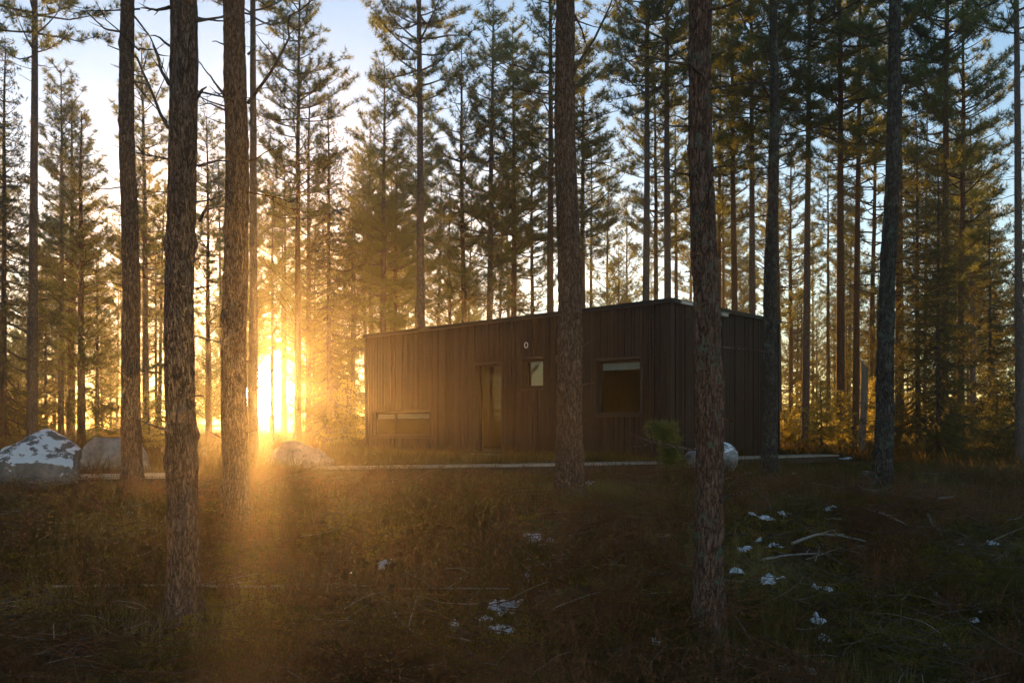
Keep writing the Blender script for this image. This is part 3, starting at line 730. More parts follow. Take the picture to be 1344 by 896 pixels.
# openings
def framed(name, o, mull=(), blind=None, depth=.10, fw=.055, sill=True, label=None, handle=False):
    x0, x1, z0, z1 = o
    mb = MB(); e = .004      # outer casing around the recess
    mb.box(x0 - .05, x0, -.034, .02, z0 - .05, z1 + .05); mb.box(x1, x1 + .05, -.034, .02, z0 - .05, z1 + .05)
    mb.box(x0, x1, -.034, .02, z1, z1 + .05)
    mb.box(x0, x1, -.034, .02, z0 - .05, z0)
    f = mb.build(name, M['trim'], cab)
    if label: f['label'] = label
    mb = MB()
    y0, y1 = depth, depth + .06
    mb.box(x0 + e, x0 + fw, y0, y1, z0 + e, z1 - e); mb.box(x1 - fw, x1 - e, y0, y1, z0 + e, z1 - e)
    mb.box(x0 + fw, x1 - fw, y0, y1, z1 - fw, z1 - e); mb.box(x0 + fw, x1 - fw, y0, y1, z0 + e, z0 + fw)
    for mx_ in mull: mb.box(mx_ - .03, mx_ + .03, y0 + .003, y1 - .003, z0 + fw, z1 - fw)
    mb.build('frame', M['trim'], f)
    edges = [x0 + fw, *mull, x1 - fw]
    for a, b in zip(edges[:-1], edges[1:]):
        a2 = a + (.03 if a in mull else 0); b2 = b - (.03 if b in mull else 0)
        mb = MB(); mb.box(a2, b2, y0 + .022, y0 + .030, z0 + fw, z1 - fw); mb.build('pane', M['glass'], f)
        if blind:
            mb = MB(); mb.box(a2 + .01, b2 - .01, y0 + .040, y0 + .050, z1 - fw - blind, z1 - fw + .02)
            V, q = tubes(np.array([[(a2 + .01, y0 + .045, z1 - fw - blind - .005), (b2 - .01, y0 + .045, z1 - fw - blind - .005)]]), np.array([[.009, .009]]), 8); mb.add(V, q)
            mb.build('blind', M['blind'], f)
    if sill:
        mb = MB(); mb.board(x0 - .04, x1 + .04, -.065, depth - .002, z0 - .012, z0 + .012, z0 + .012); mb.build('sill', M['flash'], f)
    if handle:
        V, q = tubes(np.array([[(x0 + .03, y0 - .045, -.42 + .95), (x0 + .03, y0 - .045, -.42 + 1.25)]]), np.array([[.010, .010]]), 10)
        mb = MB(); mb.add(V, q); mb.box(x0 + .024, x0 + .036, y0 - .045, y0, .58, .595); mb.box(x0 + .024, x0 + .036, y0 - .045, y0, .77, .785); mb.build('handle', M['steel'], f)
    return f
framed('glass_door', OPEN['door'], depth=.09, fw=.04)
framed('window', OPEN['small'], label='small square window')
framed('window', OPEN['large'], blind=.13, label='large square window with white blind')
rx0, rx1 = OPEN['ribbon'][:2]
framed('window', OPEN['ribbon'], mull=(fx(515),), blind=.10, label='low wide two pane window')
# threshold step, round vent, pale steel boxes under the eave
mb = MB(); mb.box(OPEN['door'][0] - .05, OPEN['door'][1] + .05, -.16, -.066, OPEN['door'][2] - .04, OPEN['door'][2] + .0); mb.build('door_step', M['steel'], cab)
vx, vz = fx(692), fz(692, 453)
th = np.linspace(0, 2 * np.pi, 25); ring = np.stack([vx + .045 * np.cos(th), np.full(25, -.038), vz + .062 * np.sin(th)], -1)
V, q = tubes(ring[None], np.full((1, 25), .010), 8); mb = MB(); mb.add(V, q); mb.build('round_vent', M['blind'], cab, True)
for a, b, py in ((889, 904, 398), (942, 950, 413)):
    y0, y1 = sy(a), sy(b); z = (HY - py) / F * (CC.y + CV.y * (y0 + y1) / 2)
    mb = MB(); mb.box(.031, .11, y0, y1, z - .035, z + .03); mb.board(.031, .15, y0 - .01, y1 + .01, z + .032, z + .042, z + .036)
    mb.build('eave_fitting', M['steel'], cab)

# ------------------------------------------------------------------ boardwalk
def boardwalk(pts, width, ztop, label, fascia=.16, posts=True, endpost=False):
    rt = empty('boardwalk', (pts[0][0], pts[0][1], 0), label, 'boardwalk', 'plank walkway sections in front of the cabin')
    ox, oy = pts[0]; top = MB(); bm_ = MB(); pm = []
    r = random.Random(len(label))
    for (xa, ya), (xb, yb) in zip(pts[:-1], pts[1:]):
        d = Vector((xb - xa, yb - ya)); L = d.length; d /= L; nrm = Vector((-d.y, d.x))
        def frame_box(mb, s0, s1, n0, n1, z0, z1):
            V = []
            for z in (z0, z1):
                for s, n in ((s0, n0), (s1, n0), (s1, n1), (s0, n1)):
                    V.append((xa - ox + d.x * s + nrm.x * n, ya - oy + d.y * s + nrm.y * n, z))
            mb.add(V, [(3, 2, 1, 0), (4, 5, 6, 7), (0, 1, 5, 4), (1, 2, 6, 5), (2, 3, 7, 6), (3, 0, 4, 7)])
        # long boards laid lengthwise with open joints
        nb = int(width / .125)
        for i in range(nb):
            s = 0
            while s < L - .01:
                l = min(L - s, r.uniform(2.4, 3.6)); zz = r.uniform(-.003, .004)
                frame_box(top, s + .003, s + l - .003, i * .125 + .004, i * .125 + .119, ztop - .03 + zz, ztop + zz); s += l
        frame_box(bm_, 0.01, L - .01, .03, .075, ztop - .032 - fascia, ztop - .034)
        frame_box(bm_, 0.01, L - .01, width - .12, width - .075, ztop - .032 - fascia, ztop - .034)
        s = .25
        while s < L:
            for n in (.08, width - .17):
                wx, wy = xa + d.x * s + nrm.x * n, ya + d.y * s + nrm.y * n
                mb = MB(); frame_box(mb, s, s + .09, n, n + .09, gh(wx, wy) - .15, ztop - .036); pm.append(mb)
            s += 1.9
    top.build('planks', M['deck'], rt); bm_.build('beam', M['beam'], rt)
    for mb in pm: mb.build('post', M['beam'], rt)
boardwalk([(-5.35, 11.5), (-3.95, 12.1)], .9, -.55, 'short low plank walkway section beside the left boulders', .14)
boardwalk([(-2.9, 14.2), (-.2, 15.25), (2.75, 16.75)], .65, -.535, 'long low plank walkway section in front of the cabin wall', .20)
boardwalk([(3.6, 18.4), (5.0, 19.7), (7.25, 21.8)], .85, -.53, 'raised plank walkway section ending free at the right of the cabin', .12)

# ------------------------------------------------------------------ rocks
def rock(name, c, size, seed, mat, label, sharp=.5, cat='boulder', sink=.25):
    import bmesh
    bm = bmesh.new(); bmesh.ops.create_icosphere(bm, subdivisions=6 if size[0] > .3 else 4, radius=1)
    r = random.Random(seed)
    planes = [(Vector((r.gauss(0, 1), r.gauss(0, 1), r.gauss(0, .8))).normalized(), r.uniform(.62, .95)) for _ in range(14)]
    for v in bm.verts:
        p = v.co.normalized(); rad = 1.0
        for n, d in planes:
            q = p.dot(n)
            if q > .2: rad = min(rad, d / q)
        rad = rad * sharp + (1 - sharp) * 1.0 if rad < 1 else 1
        s = Vector((seed * 3.1, seed, 0))
        rad *= 1 + .10 * noise.noise(p * 1.7 + s) + .035 * noise.noise(p * 6 + s) + .014 * noise.noise(p * 18 + s) + .006 * noise.noise(p * 45 + s)
        v.co = Vector((p.x * size[0], p.y * size[1], p.z * size[2])) * rad
    me = bpy.data.meshes.new(name); bm.to_mesh(me); bm.free(); me.materials.append(mat)
    me.polygons.foreach_set('use_smooth', np.full(len(me.polygons), True))
    o = obj(name, me); o.location = c; return tag(o, label, cat)
Yb = 11.4; c = P(40, 622, Yb); rock('boulder', (c.x, Yb, c.z - .02), (.62, .60, .56), 4, M['rock_snow'], 'big boulder with a patchy snow cap at the left edge', .85)
Yb = 16.5; c = P(150, 603, Yb); rock('boulder', (c.x, Yb, c.z), (.62, .6, .50), 9, M['rock_light'], 'grey sloping boulder behind the narrow near trunk on the left', .8)
Yb = 17.5; c = P(392, 605, Yb); rock('boulder', (c.x, Yb, c.z - .10), (.62, .6, .46), 14, M['rock_light'], 'low boulder in the glare right below the sun', .5)
Yb = 16.0; c = P(932, 602, Yb); rock('boulder', (c.x, Yb, c.z), (.46, .42, .31), 21, M['rock_frost'], 'pale frosted boulder at the cabin corner behind the lichen covered trunk', .75)
Yb = 13.2; c = P(1140, 626, Yb); rock('rock', (c.x, Yb, c.z - .02), (.15, .13, .12), 31, M['rock_frost'], 'small white frosted rock at the foot of the dark leaning trunk', .7, 'rock')
Yb = 13.0; c = P(1121, 636, Yb); rock('rock', (c.x, Yb, c.z - .0), (.045, .045, .035), 33, M['rock_light'], 'fist sized stone left of the white frosted rock', .7, 'rock')

# ------------------------------------------------------------------ snow patches (one melting cover)
SN = [(663, 637, 26, 1), (772, 640, 22, .6), (510, 641, 14, .5), (700, 715, 26, 1), (720, 722, 20, .6), (693, 744, 7, .8), (735, 745, 22, .7), (692, 770, 9, .8),
      (664, 810, 26, 1), (682, 806, 18, .8), (636, 824, 12, .8), (655, 836, 18, .9), (668, 839, 12, .8), (596, 836, 8, .8), (648, 806, 9, .5), (842, 722, 8, .9), (872, 714, 12, .4),
      (836, 741, 12, .6), (1000, 688, 22, 1), (1010, 690, 12, .8), (1028, 682, 14, .7), (1014, 726, 15, 1), (980, 732, 13, .7), (998, 719, 10, .6), (968, 760, 18, .9),
      (1012, 770, 20, 1.2), (1004, 775, 12, 1), (1070, 826, 16, 1.1), (1082, 852, 15, .8), (1088, 785, 8, 1), (1070, 782, 8, .6), (1062, 892, 12, .8), (1035, 892, 12, .8), (1226, 796, 9, .8), (1300, 820, 22, .7),
      (1238, 861, 8, .5), (1302, 722, 9, .5), (1090, 678, 14, .7), (860, 858, 9, .5), (504, 754, 12, .3), (170, 683, 6, .6), (1035, 587, 16, 1), (1062, 590, 14, .8),
      (1125, 588, 12, 1), (1110, 606, 12, .8), (1076, 604, 12, .6), (980, 628, 8, .5), (1040, 628, 8, .5), (820, 636, 14, .4), (1280, 830, 14, .5), (808, 722, 7, .5)]
def ray_ground(px, py):
    lo, hi = 2.0, 60.0
    prev = lo
    for Y in np.geomspace(3, 60, 400):
        x = (px - HX) / F * Y; z = (HY - py) / F * Y
        if z < gh(x, Y): return x, Y
    return x, Y
SNOW_N = []
mb = MB(); N = 44
for i, (px, py, wpx, amt) in enumerate(SN):
    x, Y = ray_ground(px, py); hw = wpx / F * Y * .75; hd = max(hw * .9, .07); SNOW_N.append((x, Y, hw, hd))
    g = np.linspace(-1.5, 1.5, N); U, W = np.meshgrid(g, g)
    ra = R.uniform(-.5, .5); X = x + (U * math.cos(ra) - W * math.sin(ra) * .6) * hw; YY = Y + (W * math.cos(ra) + U * math.sin(ra) * .6) * hd; nz = np.zeros_like(U)
    for a in range(N):
        for b in range(N):
            nz[a, b] = .95 * noise.noise(Vector((U[a, b] * 1.6, W[a, b] * 1.3, i * 3.3))) + .42 * noise.noise(Vector((X[a, b] * 13, YY[a, b] * 10, i * 1.3))) + .14 * noise.noise(Vector((X[a, b] * 40, YY[a, b] * 30, i * 1.3)))
    H = (.66 - np.hypot(U, W)) * .75 + nz * .9 + .12 * amt
    Z = base_h(X, YY) + .05 + np.clip(H, -.06, .5) * .05
    ok = H > 0
    idx = np.arange(N * N).reshape(N, N); q = np.stack([idx[:-1, :-1], idx[:-1, 1:], idx[1:, 1:], idx[1:, :-1]], -1)
    okq = ok[:-1, :-1] & ok[:-1, 1:] & ok[1:, 1:] & ok[1:, :-1]
    if okq.any(): mb.add(np.stack([X, YY, Z], -1).reshape(-1, 3), q[okq])
sn = mb.build('snow', M['snow'], None, True); tag(sn, 'melting scraps of old snow among the brush', None, None, 'stuff')

# ------------------------------------------------------------------ ground cover
DECKS = [[(-5.35, 11.5), (-3.95, 12.1)], [(-2.9, 14.2), (-.2, 15.25), (2.75, 16.75)], [(3.6, 18.4), (5.0, 19.7), (7.25, 21.8)]]
def deck_dist(x, y):
    for pl in DECKS:
        for (xa, ya), (xb, yb) in zip(pl[:-1], pl[1:]):
            dx, dy = xb - xa, yb - ya; L = math.hypot(dx, dy); sx_ = ((x - xa) * dx + (y - ya) * dy) / L; n = (-(x - xa) * dy + (y - ya) * dx) / L
            if -.3 < sx_ < L + .3 and -1.1 < n < 1.0: return False
    return True
SNOW_C = list(SNOW_N)
def scatter(n, y0, y1, power=1.0, spread=1.12):
    """positions over the visible wedge, denser near"""
    y = y0 + (y1 - y0) * R.rand(n) ** power
    x = (R.rand(n) * 2 - 1) * (y * .54 * spread + .6)
    keep = np.array([not in_cabin(a, b, .02) and deck_dist(a, b) for a, b in zip(x, y)])
    for sx_, sy_, sr_, sd_ in SNOW_C: keep &= ((x - sx_) / sr_) ** 2 + ((y - sy_) / sd_) ** 2 > .30
    x, y = x[keep], y[keep]
    return x, y
def nfield(x, y, sc, seed):
    return np.array([noise.noise(Vector((a * sc, b * sc, seed))) for a, b in zip(x, y)])
def stuff(name, V, Fc, mat, label):
    o = obj(name, mesh_np(name, V, [Fc], mat, smooth=False)); return tag(o, label, None, None, 'stuff')
BLADE = tuft_template(9, .15, .006, 1.6, 21)
MOSS = tuft_template(10, .035, .008, .8, 23)
HEATH = tuft_template(16, .12, .007, 1.1, 24)
# fine heather: little sprigs with leaves along the stem
def sprig_template(seed, n_st=5, h=.16, w=.007):
    r = np.random.RandomState(seed); tri = []
    for s in range(n_st):
        d = np.array([r.randn() * .45, r.randn() * .45, 1.]); d /= np.linalg.norm(d); L = h * r.uniform(.5, 1.1)
        sd = np.cross(d, r.randn(3)); sd /= np.linalg.norm(sd)
        tri += [sd * .0015, -sd * .0015, d * L]
        for q in range(7):
            p = d * L * r.uniform(.25, 1); l = r.randn(3); l[2] = abs(l[2]); l /= np.linalg.norm(l); s2 = np.cross(l, d); s2 /= np.linalg.norm(s2)
            tri += [p + s2 * w * .5, p - s2 * w * .5, p + l * w * 2.6]
    return np.array(tri)
SPRIG = sprig_template(31); SPRIG2 = sprig_template(32, 7, .20, .0032)

x, y = scatter(9000, 4.6, 22, 1.5); f = nfield(x, y, .55, 5.0); kq = f > -.02
x, y = x[kq], y[kq]; V, Fc = place(BLADE, np.stack([x, y, base_h(x, y) + .01], -1), R.uniform(.6, 1.5, len(x)))
stuff('grass', V, Fc, M['grass'], 'thin wispy dull green and straw coloured forest grass')
x, y = scatter(16000, 4.6, 15, 1.4); f = nfield(x, y, .8, 9.0); kq = f > -.12
x, y = x[kq], y[kq]; V, Fc = place(SPRIG, np.stack([x, y, base_h(x, y) + .01], -1), R.uniform(.6, 1.5, len(x)))
stuff('undergrowth', V, Fc, M['heath'], 'low green heather and berry sprigs over the forest floor')
x, y = scatter(9000, 4.6, 15, 1.4); f = nfield(x, y, .7, 19.0); kq = f > -.08
x, y = x[kq], y[kq]; V, Fc = place(SPRIG2, np.stack([x, y, base_h(x, y) + .01], -1), R.uniform(.6, 1.5, len(x)))
stuff('dry_undergrowth', V, Fc, M['rusty'], 'rust brown dead heather and dry brush')
x, y = scatter(26000, 4.6, 10.5, 1.2); f = nfield(x, y, .9, 29.0); kq = f > -.05
x, y = x[kq], y[kq]; V, Fc = place(MOSS, np.stack([x, y, base_h(x, y) + .03 + .05 * np.abs(nfield(x, y, 1.6, 3.1))], -1), R.uniform(.7, 1.6, len(x)))
stuff('moss', V, Fc, M['moss'], 'yellow green moss cushions close to the viewpoint')
# tall grass along the facade and around the central trunk
pa = []
for i in range(2600):
    s = random.uniform(0, CL); d = random.uniform(.08, 2.0) ** 1.0
    p = CC + CU * s - CV * d
    if deck_dist(p.x, p.y): pa.append((p.x, p.y))
for i in range(1300):
    a = random.uniform(0, 6.28); d = abs(random.gauss(0, .9)) + .12; pa.append((.58 + d * math.cos(a) * 1.6, 9.7 + d * math.sin(a) * .8))
pa = np.array(pa); V, Fc = place(BLADE, np.column_stack([pa, base_h(pa[:, 0], pa[:, 1]) + .0]), R.uniform(.8, 1.45, len(pa)))
stuff('tall_grass', V, Fc, M['grass'], 'taller olive grass along the cabin wall and round the central trunk')
# knee high heather bushes and dry brush in drifts
def drift(n, seed, thr, mat, name, label, s0, s1):
    x, y = scatter(n, 4.8, 13.5, 1.2); f = nfield(x, y, .75, seed); kq = f > thr
    x, y = x[kq], y[kq]; V, Fc = place(BUSH, np.stack([x, y, base_h(x, y) + .02], -1), R.uniform(s0, s1, len(x)))
    stuff(name, V, Fc, mat, label)
BUSH = sprig_template(44, 16, .21, .0065)
drift(3400, 61.0, .05, M['heath'], 'heather', 'rounded green brown heather and berry bushes in drifts', .7, 1.5)
drift(3600, 19.0, -.12, M['rusty'], 'dry_heather', 'reddish brown dry heather bushes in drifts', .7, 1.5)
# far cover
x, y = scatter(9000, 15, 45, 1.0); V, Fc = place(HEATH, np.stack([x, y, base_h(x, y)], -1), R.uniform(1.4, 3.2, len(x)))
stuff('distant_undergrowth', V, Fc, M['heath'], 'shaggy low shrubs carpeting the ground among the far trees')

# fine fallen twigs
def sticks(n, y0, y1, lmin, lmax, r0, seed, lift=.10, nseg=6, fld=None):
    r = np.random.RandomState(seed)
    x, y = scatter(n, y0, y1, 1.3)
    if fld is not None:
        f = nfield(x, y, fld[0], fld[1]); k = f > fld[2]; x, y = x[k], y[k]
    n = len(x); az = r.rand(n) * 6.28; L = r.uniform(lmin, lmax, n); el = np.abs(r.randn(n)) * .22
    s = np.linspace(-.5, .5, nseg)
    z0 = base_h(x, y) + .03
    pts = np.zeros((n, nseg, 3))
    bendd = r.randn(n, 1) * .3
    for c, fn in ((0, np.cos), (1, np.sin)):
        pts[:, :, c] = (x if c == 0 else y)[:, None] + L[:, None] * s * fn(az[:, None] + bendd * s)
    pts[:, :, 2] = z0[:, None] + r.uniform(.0, lift, n)[:, None] + (L * np.sin(el))[:, None] * (s + .5) + (L[:, None] * .25 * r.randn(n, 1)) * (.25 - s ** 2) * .6
    pts += np.cumsum(r.randn(n, nseg, 3) * .012, 1) * L[:, None, None]
    pts[:, :, 2] = np.maximum(pts[:, :, 2], base_h(pts[:, :, 0], pts[:, :, 1]) + .02)
    rad = np.linspace(1, .35, nseg)[None] * r.uniform(.5, 1.2, n)[:, None] * r0
    return tubes(pts, rad, 4)
V, q = sticks(420, 4.7, 12, .10, .42, .0034, 47, .12, 7); a = mesh_np('highlight_twigs', V, [q], M['bleached']); tag(obj('highlight_twigs', a), 'twigs coloured pale to stand in for highlights on the brush', None, None, 'stuff')  # pale wood colour stands in for light catching the twigs
V, q = sticks(4200, 4.7, 13, .10, .45, .0034, 41, .10); a = mesh_np('twigs', V, [q], M['dead']); tag(obj('twigs', a), 'tangle of thin dead twigs littering the ground', None, None, 'stuff')
V, q = sticks(2600, 4.7, 13, .25, 1.1, .0036, 42, .16, 8, (.6, 19.0, .02)); a = mesh_np('brushwood', V, [q], M['rusty']); tag(obj('brushwood', a), 'rusty brown felling brush in low heaps', None, None, 'stuff')
V, q = sticks(90, 4.7, 12.5, .25, .8, .0050, 43, .12, 9); a = mesh_np('dead_boughs', V, [q], M['dead']); tag(obj('dead_boughs', a), 'bigger bleached boughs strewn through the brush', None, None, 'stuff')
# dead stalks standing in the brush
r = np.random.RandomState(77); x, y = scatter(380, 5, 12, 1.1); n = len(x); hh = r.uniform(.10, .38, n)
s = np.linspace(0, 1, 6); lean = r.randn(n, 2) * .22
pts = np.zeros((n, 6, 3)); pts[:, :, 0] = x[:, None] + lean[:, :1] * hh[:, None] * s * 1.4; pts[:, :, 1] = y[:, None] + lean[:, 1:] * hh[:, None] * s * 1.4
pts[:, :, 2] = base_h(x, y)[:, None] + hh[:, None] * (s - .12 * s ** 3 * np.abs(r.randn(n, 1)) * 3)
V, q = tubes(pts, np.linspace(.0028, .001, 6)[None] * np.ones((n, 1)), 4); a = mesh_np('dry_stalks', V, [q], M['dead']); tag(obj('dry_stalks', a), 'thin upright dry stalks among the brush', None, None, 'stuff')

# fallen branches one can point at
def fallen(ptspx, w, label, mat='dead', name='fallen_branch', lift=.06, seed=0, forks=3):
    r = np.random.RandomState(500 + seed); ctrl = []
    for px, py in ptspx:
        x, Y = ray_ground(px, py); ctrl.append((x, Y, gh(x, Y) + lift))
    ctrl = np.array(ctrl); n = 14; s = np.linspace(0, 1, n); cs = np.linspace(0, 1, len(ctrl))
    q = np.stack([np.interp(s, cs, ctrl[:, c]) for c in range(3)], -1); L = np.linalg.norm(ctrl[-1] - ctrl[0])
    q += np.cumsum(r.randn(n, 3) * .005 * L, 0) * np.array([1, 1, .4])
    Ym = ctrl[:, 1].mean(); r0 = w / F * Ym / 2
    mb = MB(); V, f = tubes(q[None], np.linspace(r0, r0 * .5, n)[None], 9, .07); mb.add(V, f)
    tp = []
    for j in range(forks):
        f0 = r.uniform(.2, .9); p0 = np.array([np.interp(f0, s, q[:, c]) for c in range(3)])
        d = (q[-1] - q[0]) / L * .6 + r.randn(3) * .6; d[2] = abs(d[2]) * .12; d /= np.linalg.norm(d); l = min(.5, L * r.uniform(.10, .28))
        tp.append(np.stack([p0 + d * l * t + r.randn(3) * .012 * l for t in np.linspace(0, 1, 6)]))
    if tp: V, f = tubes(np.array(tp), np.tile(np.linspace(r0 * .5, r0 * .15, 6), (len(tp), 1)), 5); mb.add(V, f)
    c0 = ctrl[0]; mb.V = [np.concatenate(mb.V) - c0]
    o = mb.build(name, M[mat], None, True); o.location = c0; tag(o, label, 'fallen branch')
fallen([(500, 788), (512, 815), (522, 832), (541, 848)], 4.2, 'pale knobbly branch lying downhill left of centre with a bright broken end', 'bleached', seed=1, forks=2)
fallen([(70, 783), (160, 784), (300, 786), (450, 783), (560, 789), (680, 792)], 3.2, 'very long thin straight stick lying level across the left foreground', 'bleached', seed=2, forks=5)
fallen([(645, 768), (610, 805), (578, 843)], 3.0, 'thin reddish stick slanting down in the middle foreground', 'dead', seed=3, forks=1)
fallen([(660, 798), (630, 806), (600, 815)], 2.6, 'short thin stick crossing the slanting reddish one', 'dead', seed=4, forks=1)
fallen([(540, 864), (520, 878), (512, 884)], 3.2, 'short grey stick near the bottom edge left of centre', 'bleached', seed=5, forks=0)
fallen([(676, 843), (705, 862), (735, 880)], 3.0, 'reddish curved stick at the bottom right of the central snow scraps', 'dead', seed=6, forks=1)
fallen([(846, 765), (830, 795), (800, 830), (770, 880)], 3.0, 'long thin curved stick left of the lichen covered trunk', 'dead', seed=7, forks=3)
fallen([(815, 868), (795, 885), (782, 896)], 3.2, 'grey stick at the bottom edge left of the lichen covered trunk', 'bleached', seed=8, forks=1)
fallen([(1000, 746), (1030, 741), (1070, 738), (1100, 739)], 3.6, 'long pale stick lying level right of the lichen covered trunk', 'bleached', seed=9, forks=3)
fallen([(1040, 742), (1075, 728), (1105, 730), (1140, 742)], 4.0, 'arched pale branch over the brush on the right', 'bleached', lift=.16, seed=10, forks=4)
fallen([(1155, 690), (1175, 700), (1193, 710)], 3.6, 'short pale stick in the dark brush on the right', 'bleached', lift=.12, seed=11, forks=1)
fallen([(1218, 695), (1225, 712), (1235, 725)], 3.4, 'short dim stick in the dark brush near the right edge', 'dead', lift=.12, seed=12, forks=2)
fallen([(1232, 676), (1245, 674), (1252, 672)], 2.8, 'small forked grey stick high in the dark brush', 'bleached', lift=.14, seed=13, forks=2)
fallen([(130, 756), (145, 775), (152, 785)], 3.0, 'short stick above the long level one at the left', 'dead', seed=14, forks=1)
fallen([(160, 885), (190, 873), (222, 863)], 4.0, 'dark branch at the bottom left corner', 'dead', seed=15, forks=3)
fallen([(1150, 660), (1190, 667), (1240, 664)], 4.0, 'dark dead bough lying behind the brush at the right', 'dead', lift=.1, seed=16, forks=5)
fallen([(1045, 632), (1070, 627), (1095, 632)], 5.0, 'dark bent log under the free end of the walkway', 'dead', lift=.03, seed=17, forks=1)
fallen([(1320, 812), (1344, 818), (1370, 822)], 6.0, 'grey log end at the right edge of the foreground', 'bleached', lift=.05, seed=18, forks=0)

# stumps
def stump(px, py, w, hpx, label, seed):
    x, Y = ray_ground(px, py); r0 = w / F * Y / 2; h = hpx / F * Y
    r = np.random.RandomState(seed); zs = np.linspace(-.08, h, 10); k = 20
    th = np.arange(k) / k * 6.283; fl = 1 + .25 * np.sin(th * 3 + seed) ** 2
    V = np.stack([np.stack([r0 * np.cos(th) * (1 + .5 * np.exp(-max(z, 0) / .05) * fl * .6), r0 * np.sin(th) * (1 + .5 * np.exp(-max(z, 0) / .05) * fl * .6), np.full(k, z)], -1) for z in zs]) 
    V += r.randn(*V.shape) * .003; mb = MB(); idx = np.arange(10 * k).reshape(10, k); a = idx[:-1]; b = np.roll(a, -1, 1); c = idx[1:]; d = np.roll(c, -1, 1)
    mb.add(V.reshape(-1, 3), np.stack([a, b, d, c], -1).reshape(-1, 4))
    top = V[-1]; mb.add(np.concatenate([top, [[0, 0, h]]]), [(i, (i + 1) % k, k) for i in range(k)], 1)
    o = mb.build('stump', [M['bark_near'], M['bleached']], None, False); o.location = (x, Y, gh(x, Y)); tag(o, label, 'tree stump')
stump(1144, 802, 13, 18, 'cut stump with a pale top in the dark brush right of centre', 3)
stump(508, 900, 11, 20, 'dark stump stub at the bottom edge left of centre', 5)

# small pine with a bare curved stem by the boardwalk
Y = 15.6; x = (872 - HX) / F * Y; zb = gh(x, Y)
rt = empty('pine_sapling', (x, Y, zb), 'crooked pine sapling with a bare curved stem beside the corner boulder', 'pine sapling')
def loc(px, py, dy=0.): p = P(px, py, Y + dy); return np.array([p.x - x, dy, p.z - zb])
stems = [[(875, 628), (866, 610), (855, 590), (856, 575), (861, 560)], [(875, 620), (868, 600), (862, 585), (868, 570), (874, 556)], [(866, 606), (860, 600), (852, 595), (848, 594), (845, 594)]]
sp = np.array([[loc(a, b, .05 * i) for a, b in st] for i, st in enumerate(stems)])
V, q = tubes(sp, np.array([[.014, .011, .009, .007, .004], [.009, .007, .006, .005, .003], [.004, .003, .003, .002, .002]]), 7, .05); mb = MB(); mb.add(V, q); mb.build('stem', M['bark_red'], rt, True)
r = np.random.RandomState(61); tp, td, tb = [], [], []
for i in range(520):
    px = r.normal(876, 8); py = r.uniform(554, 618); px += (py - 590) * .16
    if px < 866 and py > 575: continue
    tp.append(loc(px, py, r.uniform(-.18, .18))); td.append((r.randn() * .5, r.randn() * .5, r.uniform(-.9, .5)))
tp = np.array(tp); V, Fc = place(TUFT_YOUNG, tp, r.uniform(.7, 1.3, len(tp)), np.array(td), r)
obj('crown', mesh_np('crown', V, [Fc], M['fresh'], smooth=False), rt)

# ------------------------------------------------------------------ haze, sun, sky, light
ELEV = math.atan((HY - 517) / F); AZ = math.atan((350 - HX) / F)
SUN_EL = math.radians(3.0)
sd = Vector((math.sin(AZ) * math.cos(ELEV), math.cos(AZ) * math.cos(ELEV), math.sin(ELEV)))
m, nt, ns, ls = newmat('glare_haze')
pv = ns.new('ShaderNodeVolumePrincipled'); pv.inputs['Color'].default_value = (.98, .93, .86, 1); pv.inputs['Density'].default_value = .0015; pv.inputs['Anisotropy'].default_value = .85
o = ns.new('ShaderNodeOutputMaterial'); ls.new(pv.outputs[0], o.inputs['Volume'])
mb = MB(); mb.box(-93, 93, -93, 93, -3.2, 20.5); hz = mb.build('haze', m); tag(hz, 'thin haze added through the forest to stand in for the sun glare veil', None, None, 'stuff')  # haze added so scattered sunlight stands in for the lens glare

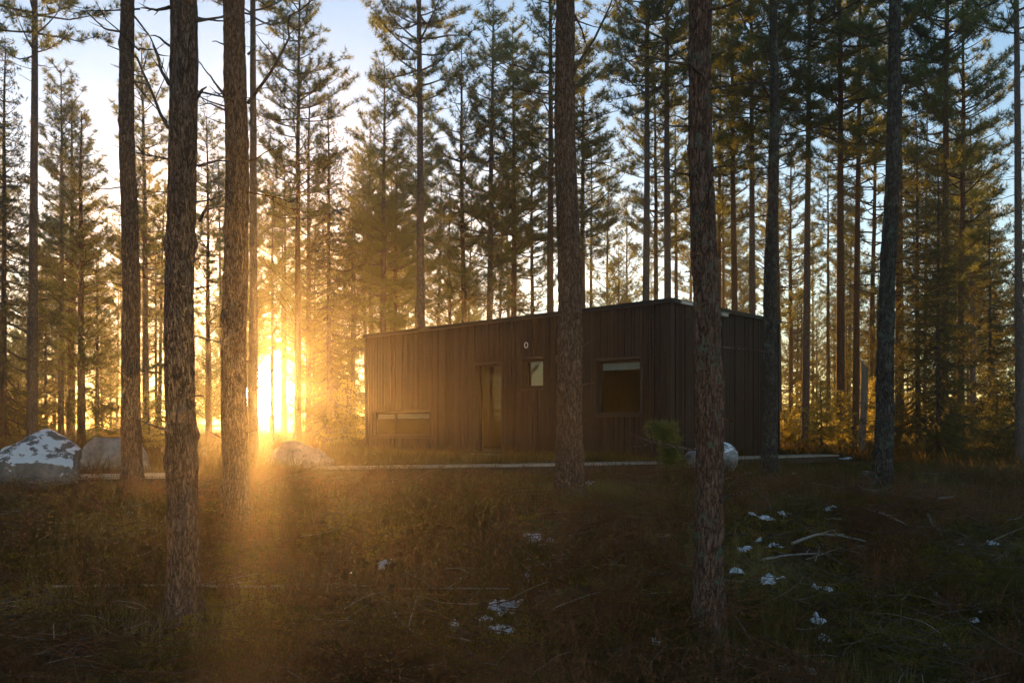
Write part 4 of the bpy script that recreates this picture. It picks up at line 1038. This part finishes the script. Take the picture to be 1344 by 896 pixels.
m, nt, ns, ls = newmat('sun_glare')
em = ns.new('ShaderNodeEmission'); em.inputs['Color'].default_value = (1, .86, .55, 1); em.inputs['Strength'].default_value = 60
tr = ns.new('ShaderNodeBsdfTransparent'); ad = ns.new('ShaderNodeAddShader'); o = ns.new('ShaderNodeOutputMaterial')
ls.new(em.outputs[0], ad.inputs[0]); ls.new(tr.outputs[0], ad.inputs[1]); ls.new(ad.outputs[0], o.inputs['Surface'])
try: m.cycles.emission_sampling = 'NONE'
except Exception: pass
import bmesh
bm = bmesh.new(); bmesh.ops.create_icosphere(bm, subdivisions=4, radius=2000 * 29 / F); me = bpy.data.meshes.new('sun'); bm.to_mesh(me); bm.free(); me.materials.append(m)
o = obj('sun', me); o.location = sd * 2000; tag(o, 'low blazing sun just above the ground between the trunks', 'sun', None, 'structure')

w = bpy.data.worlds.new('World'); SC.world = w; w.use_nodes = True
ns, ls = w.node_tree.nodes, w.node_tree.links; ns.clear()
sky = ns.new('ShaderNodeTexSky'); sky.sky_type = 'NISHITA'; sky.sun_disc = False
sky.sun_elevation = SUN_EL + math.radians(.5); sky.sun_rotation = AZ
sky.altitude = 100; sky.air_density = 1.0; sky.dust_density = .08; sky.ozone_density = 1.8
bg = ns.new('ShaderNodeBackground'); bg.inputs['Strength'].default_value = .15
o = ns.new('ShaderNodeOutputWorld'); ls.new(mixc(ns, ls, 1.0, sky.outputs[0], (1.0, 1.0, 1.07), 'MULTIPLY'), bg.inputs['Color']); ls.new(bg.outputs[0], o.inputs['Surface'])

L = bpy.data.lights.new('sun_light', 'SUN'); L.energy = 5.0; L.angle = math.radians(.5); L.color = (1, .47, .11)
lo = bpy.data.objects.new('sun_light', L); COL.objects.link(lo); SUN_EL -= math.radians(.5)
lo.rotation_euler = Vector((math.sin(AZ) * math.cos(SUN_EL), math.cos(AZ) * math.cos(SUN_EL), math.sin(SUN_EL))).to_track_quat('Z', 'Y').to_euler(); lo.location = (0, 0, 30)

cam = bpy.data.cameras.new('camera'); cam.sensor_width = 36; cam.lens = 36 * F / 1344; cam.shift_y = (HY - 448) / 1344; cam.clip_end = 6000; cam.clip_start = .05
co = bpy.data.objects.new('camera', cam); COL.objects.link(co); co.location = (0, 0, 0); co.rotation_euler = (math.pi / 2, 0, 0); SC.camera = co

vs = SC.view_settings; vs.view_transform = 'Standard'; vs.look = 'None'; vs.exposure = 1.45; vs.gamma = 1; vs.use_curve_mapping = False
SC.cycles.use_denoising = True
SC.cycles.max_bounces = 8; SC.cycles.diffuse_bounces = 3; SC.cycles.glossy_bounces = 4; SC.cycles.transmission_bounces = 8; SC.cycles.transparent_max_bounces = 8; SC.cycles.volume_bounces = 0
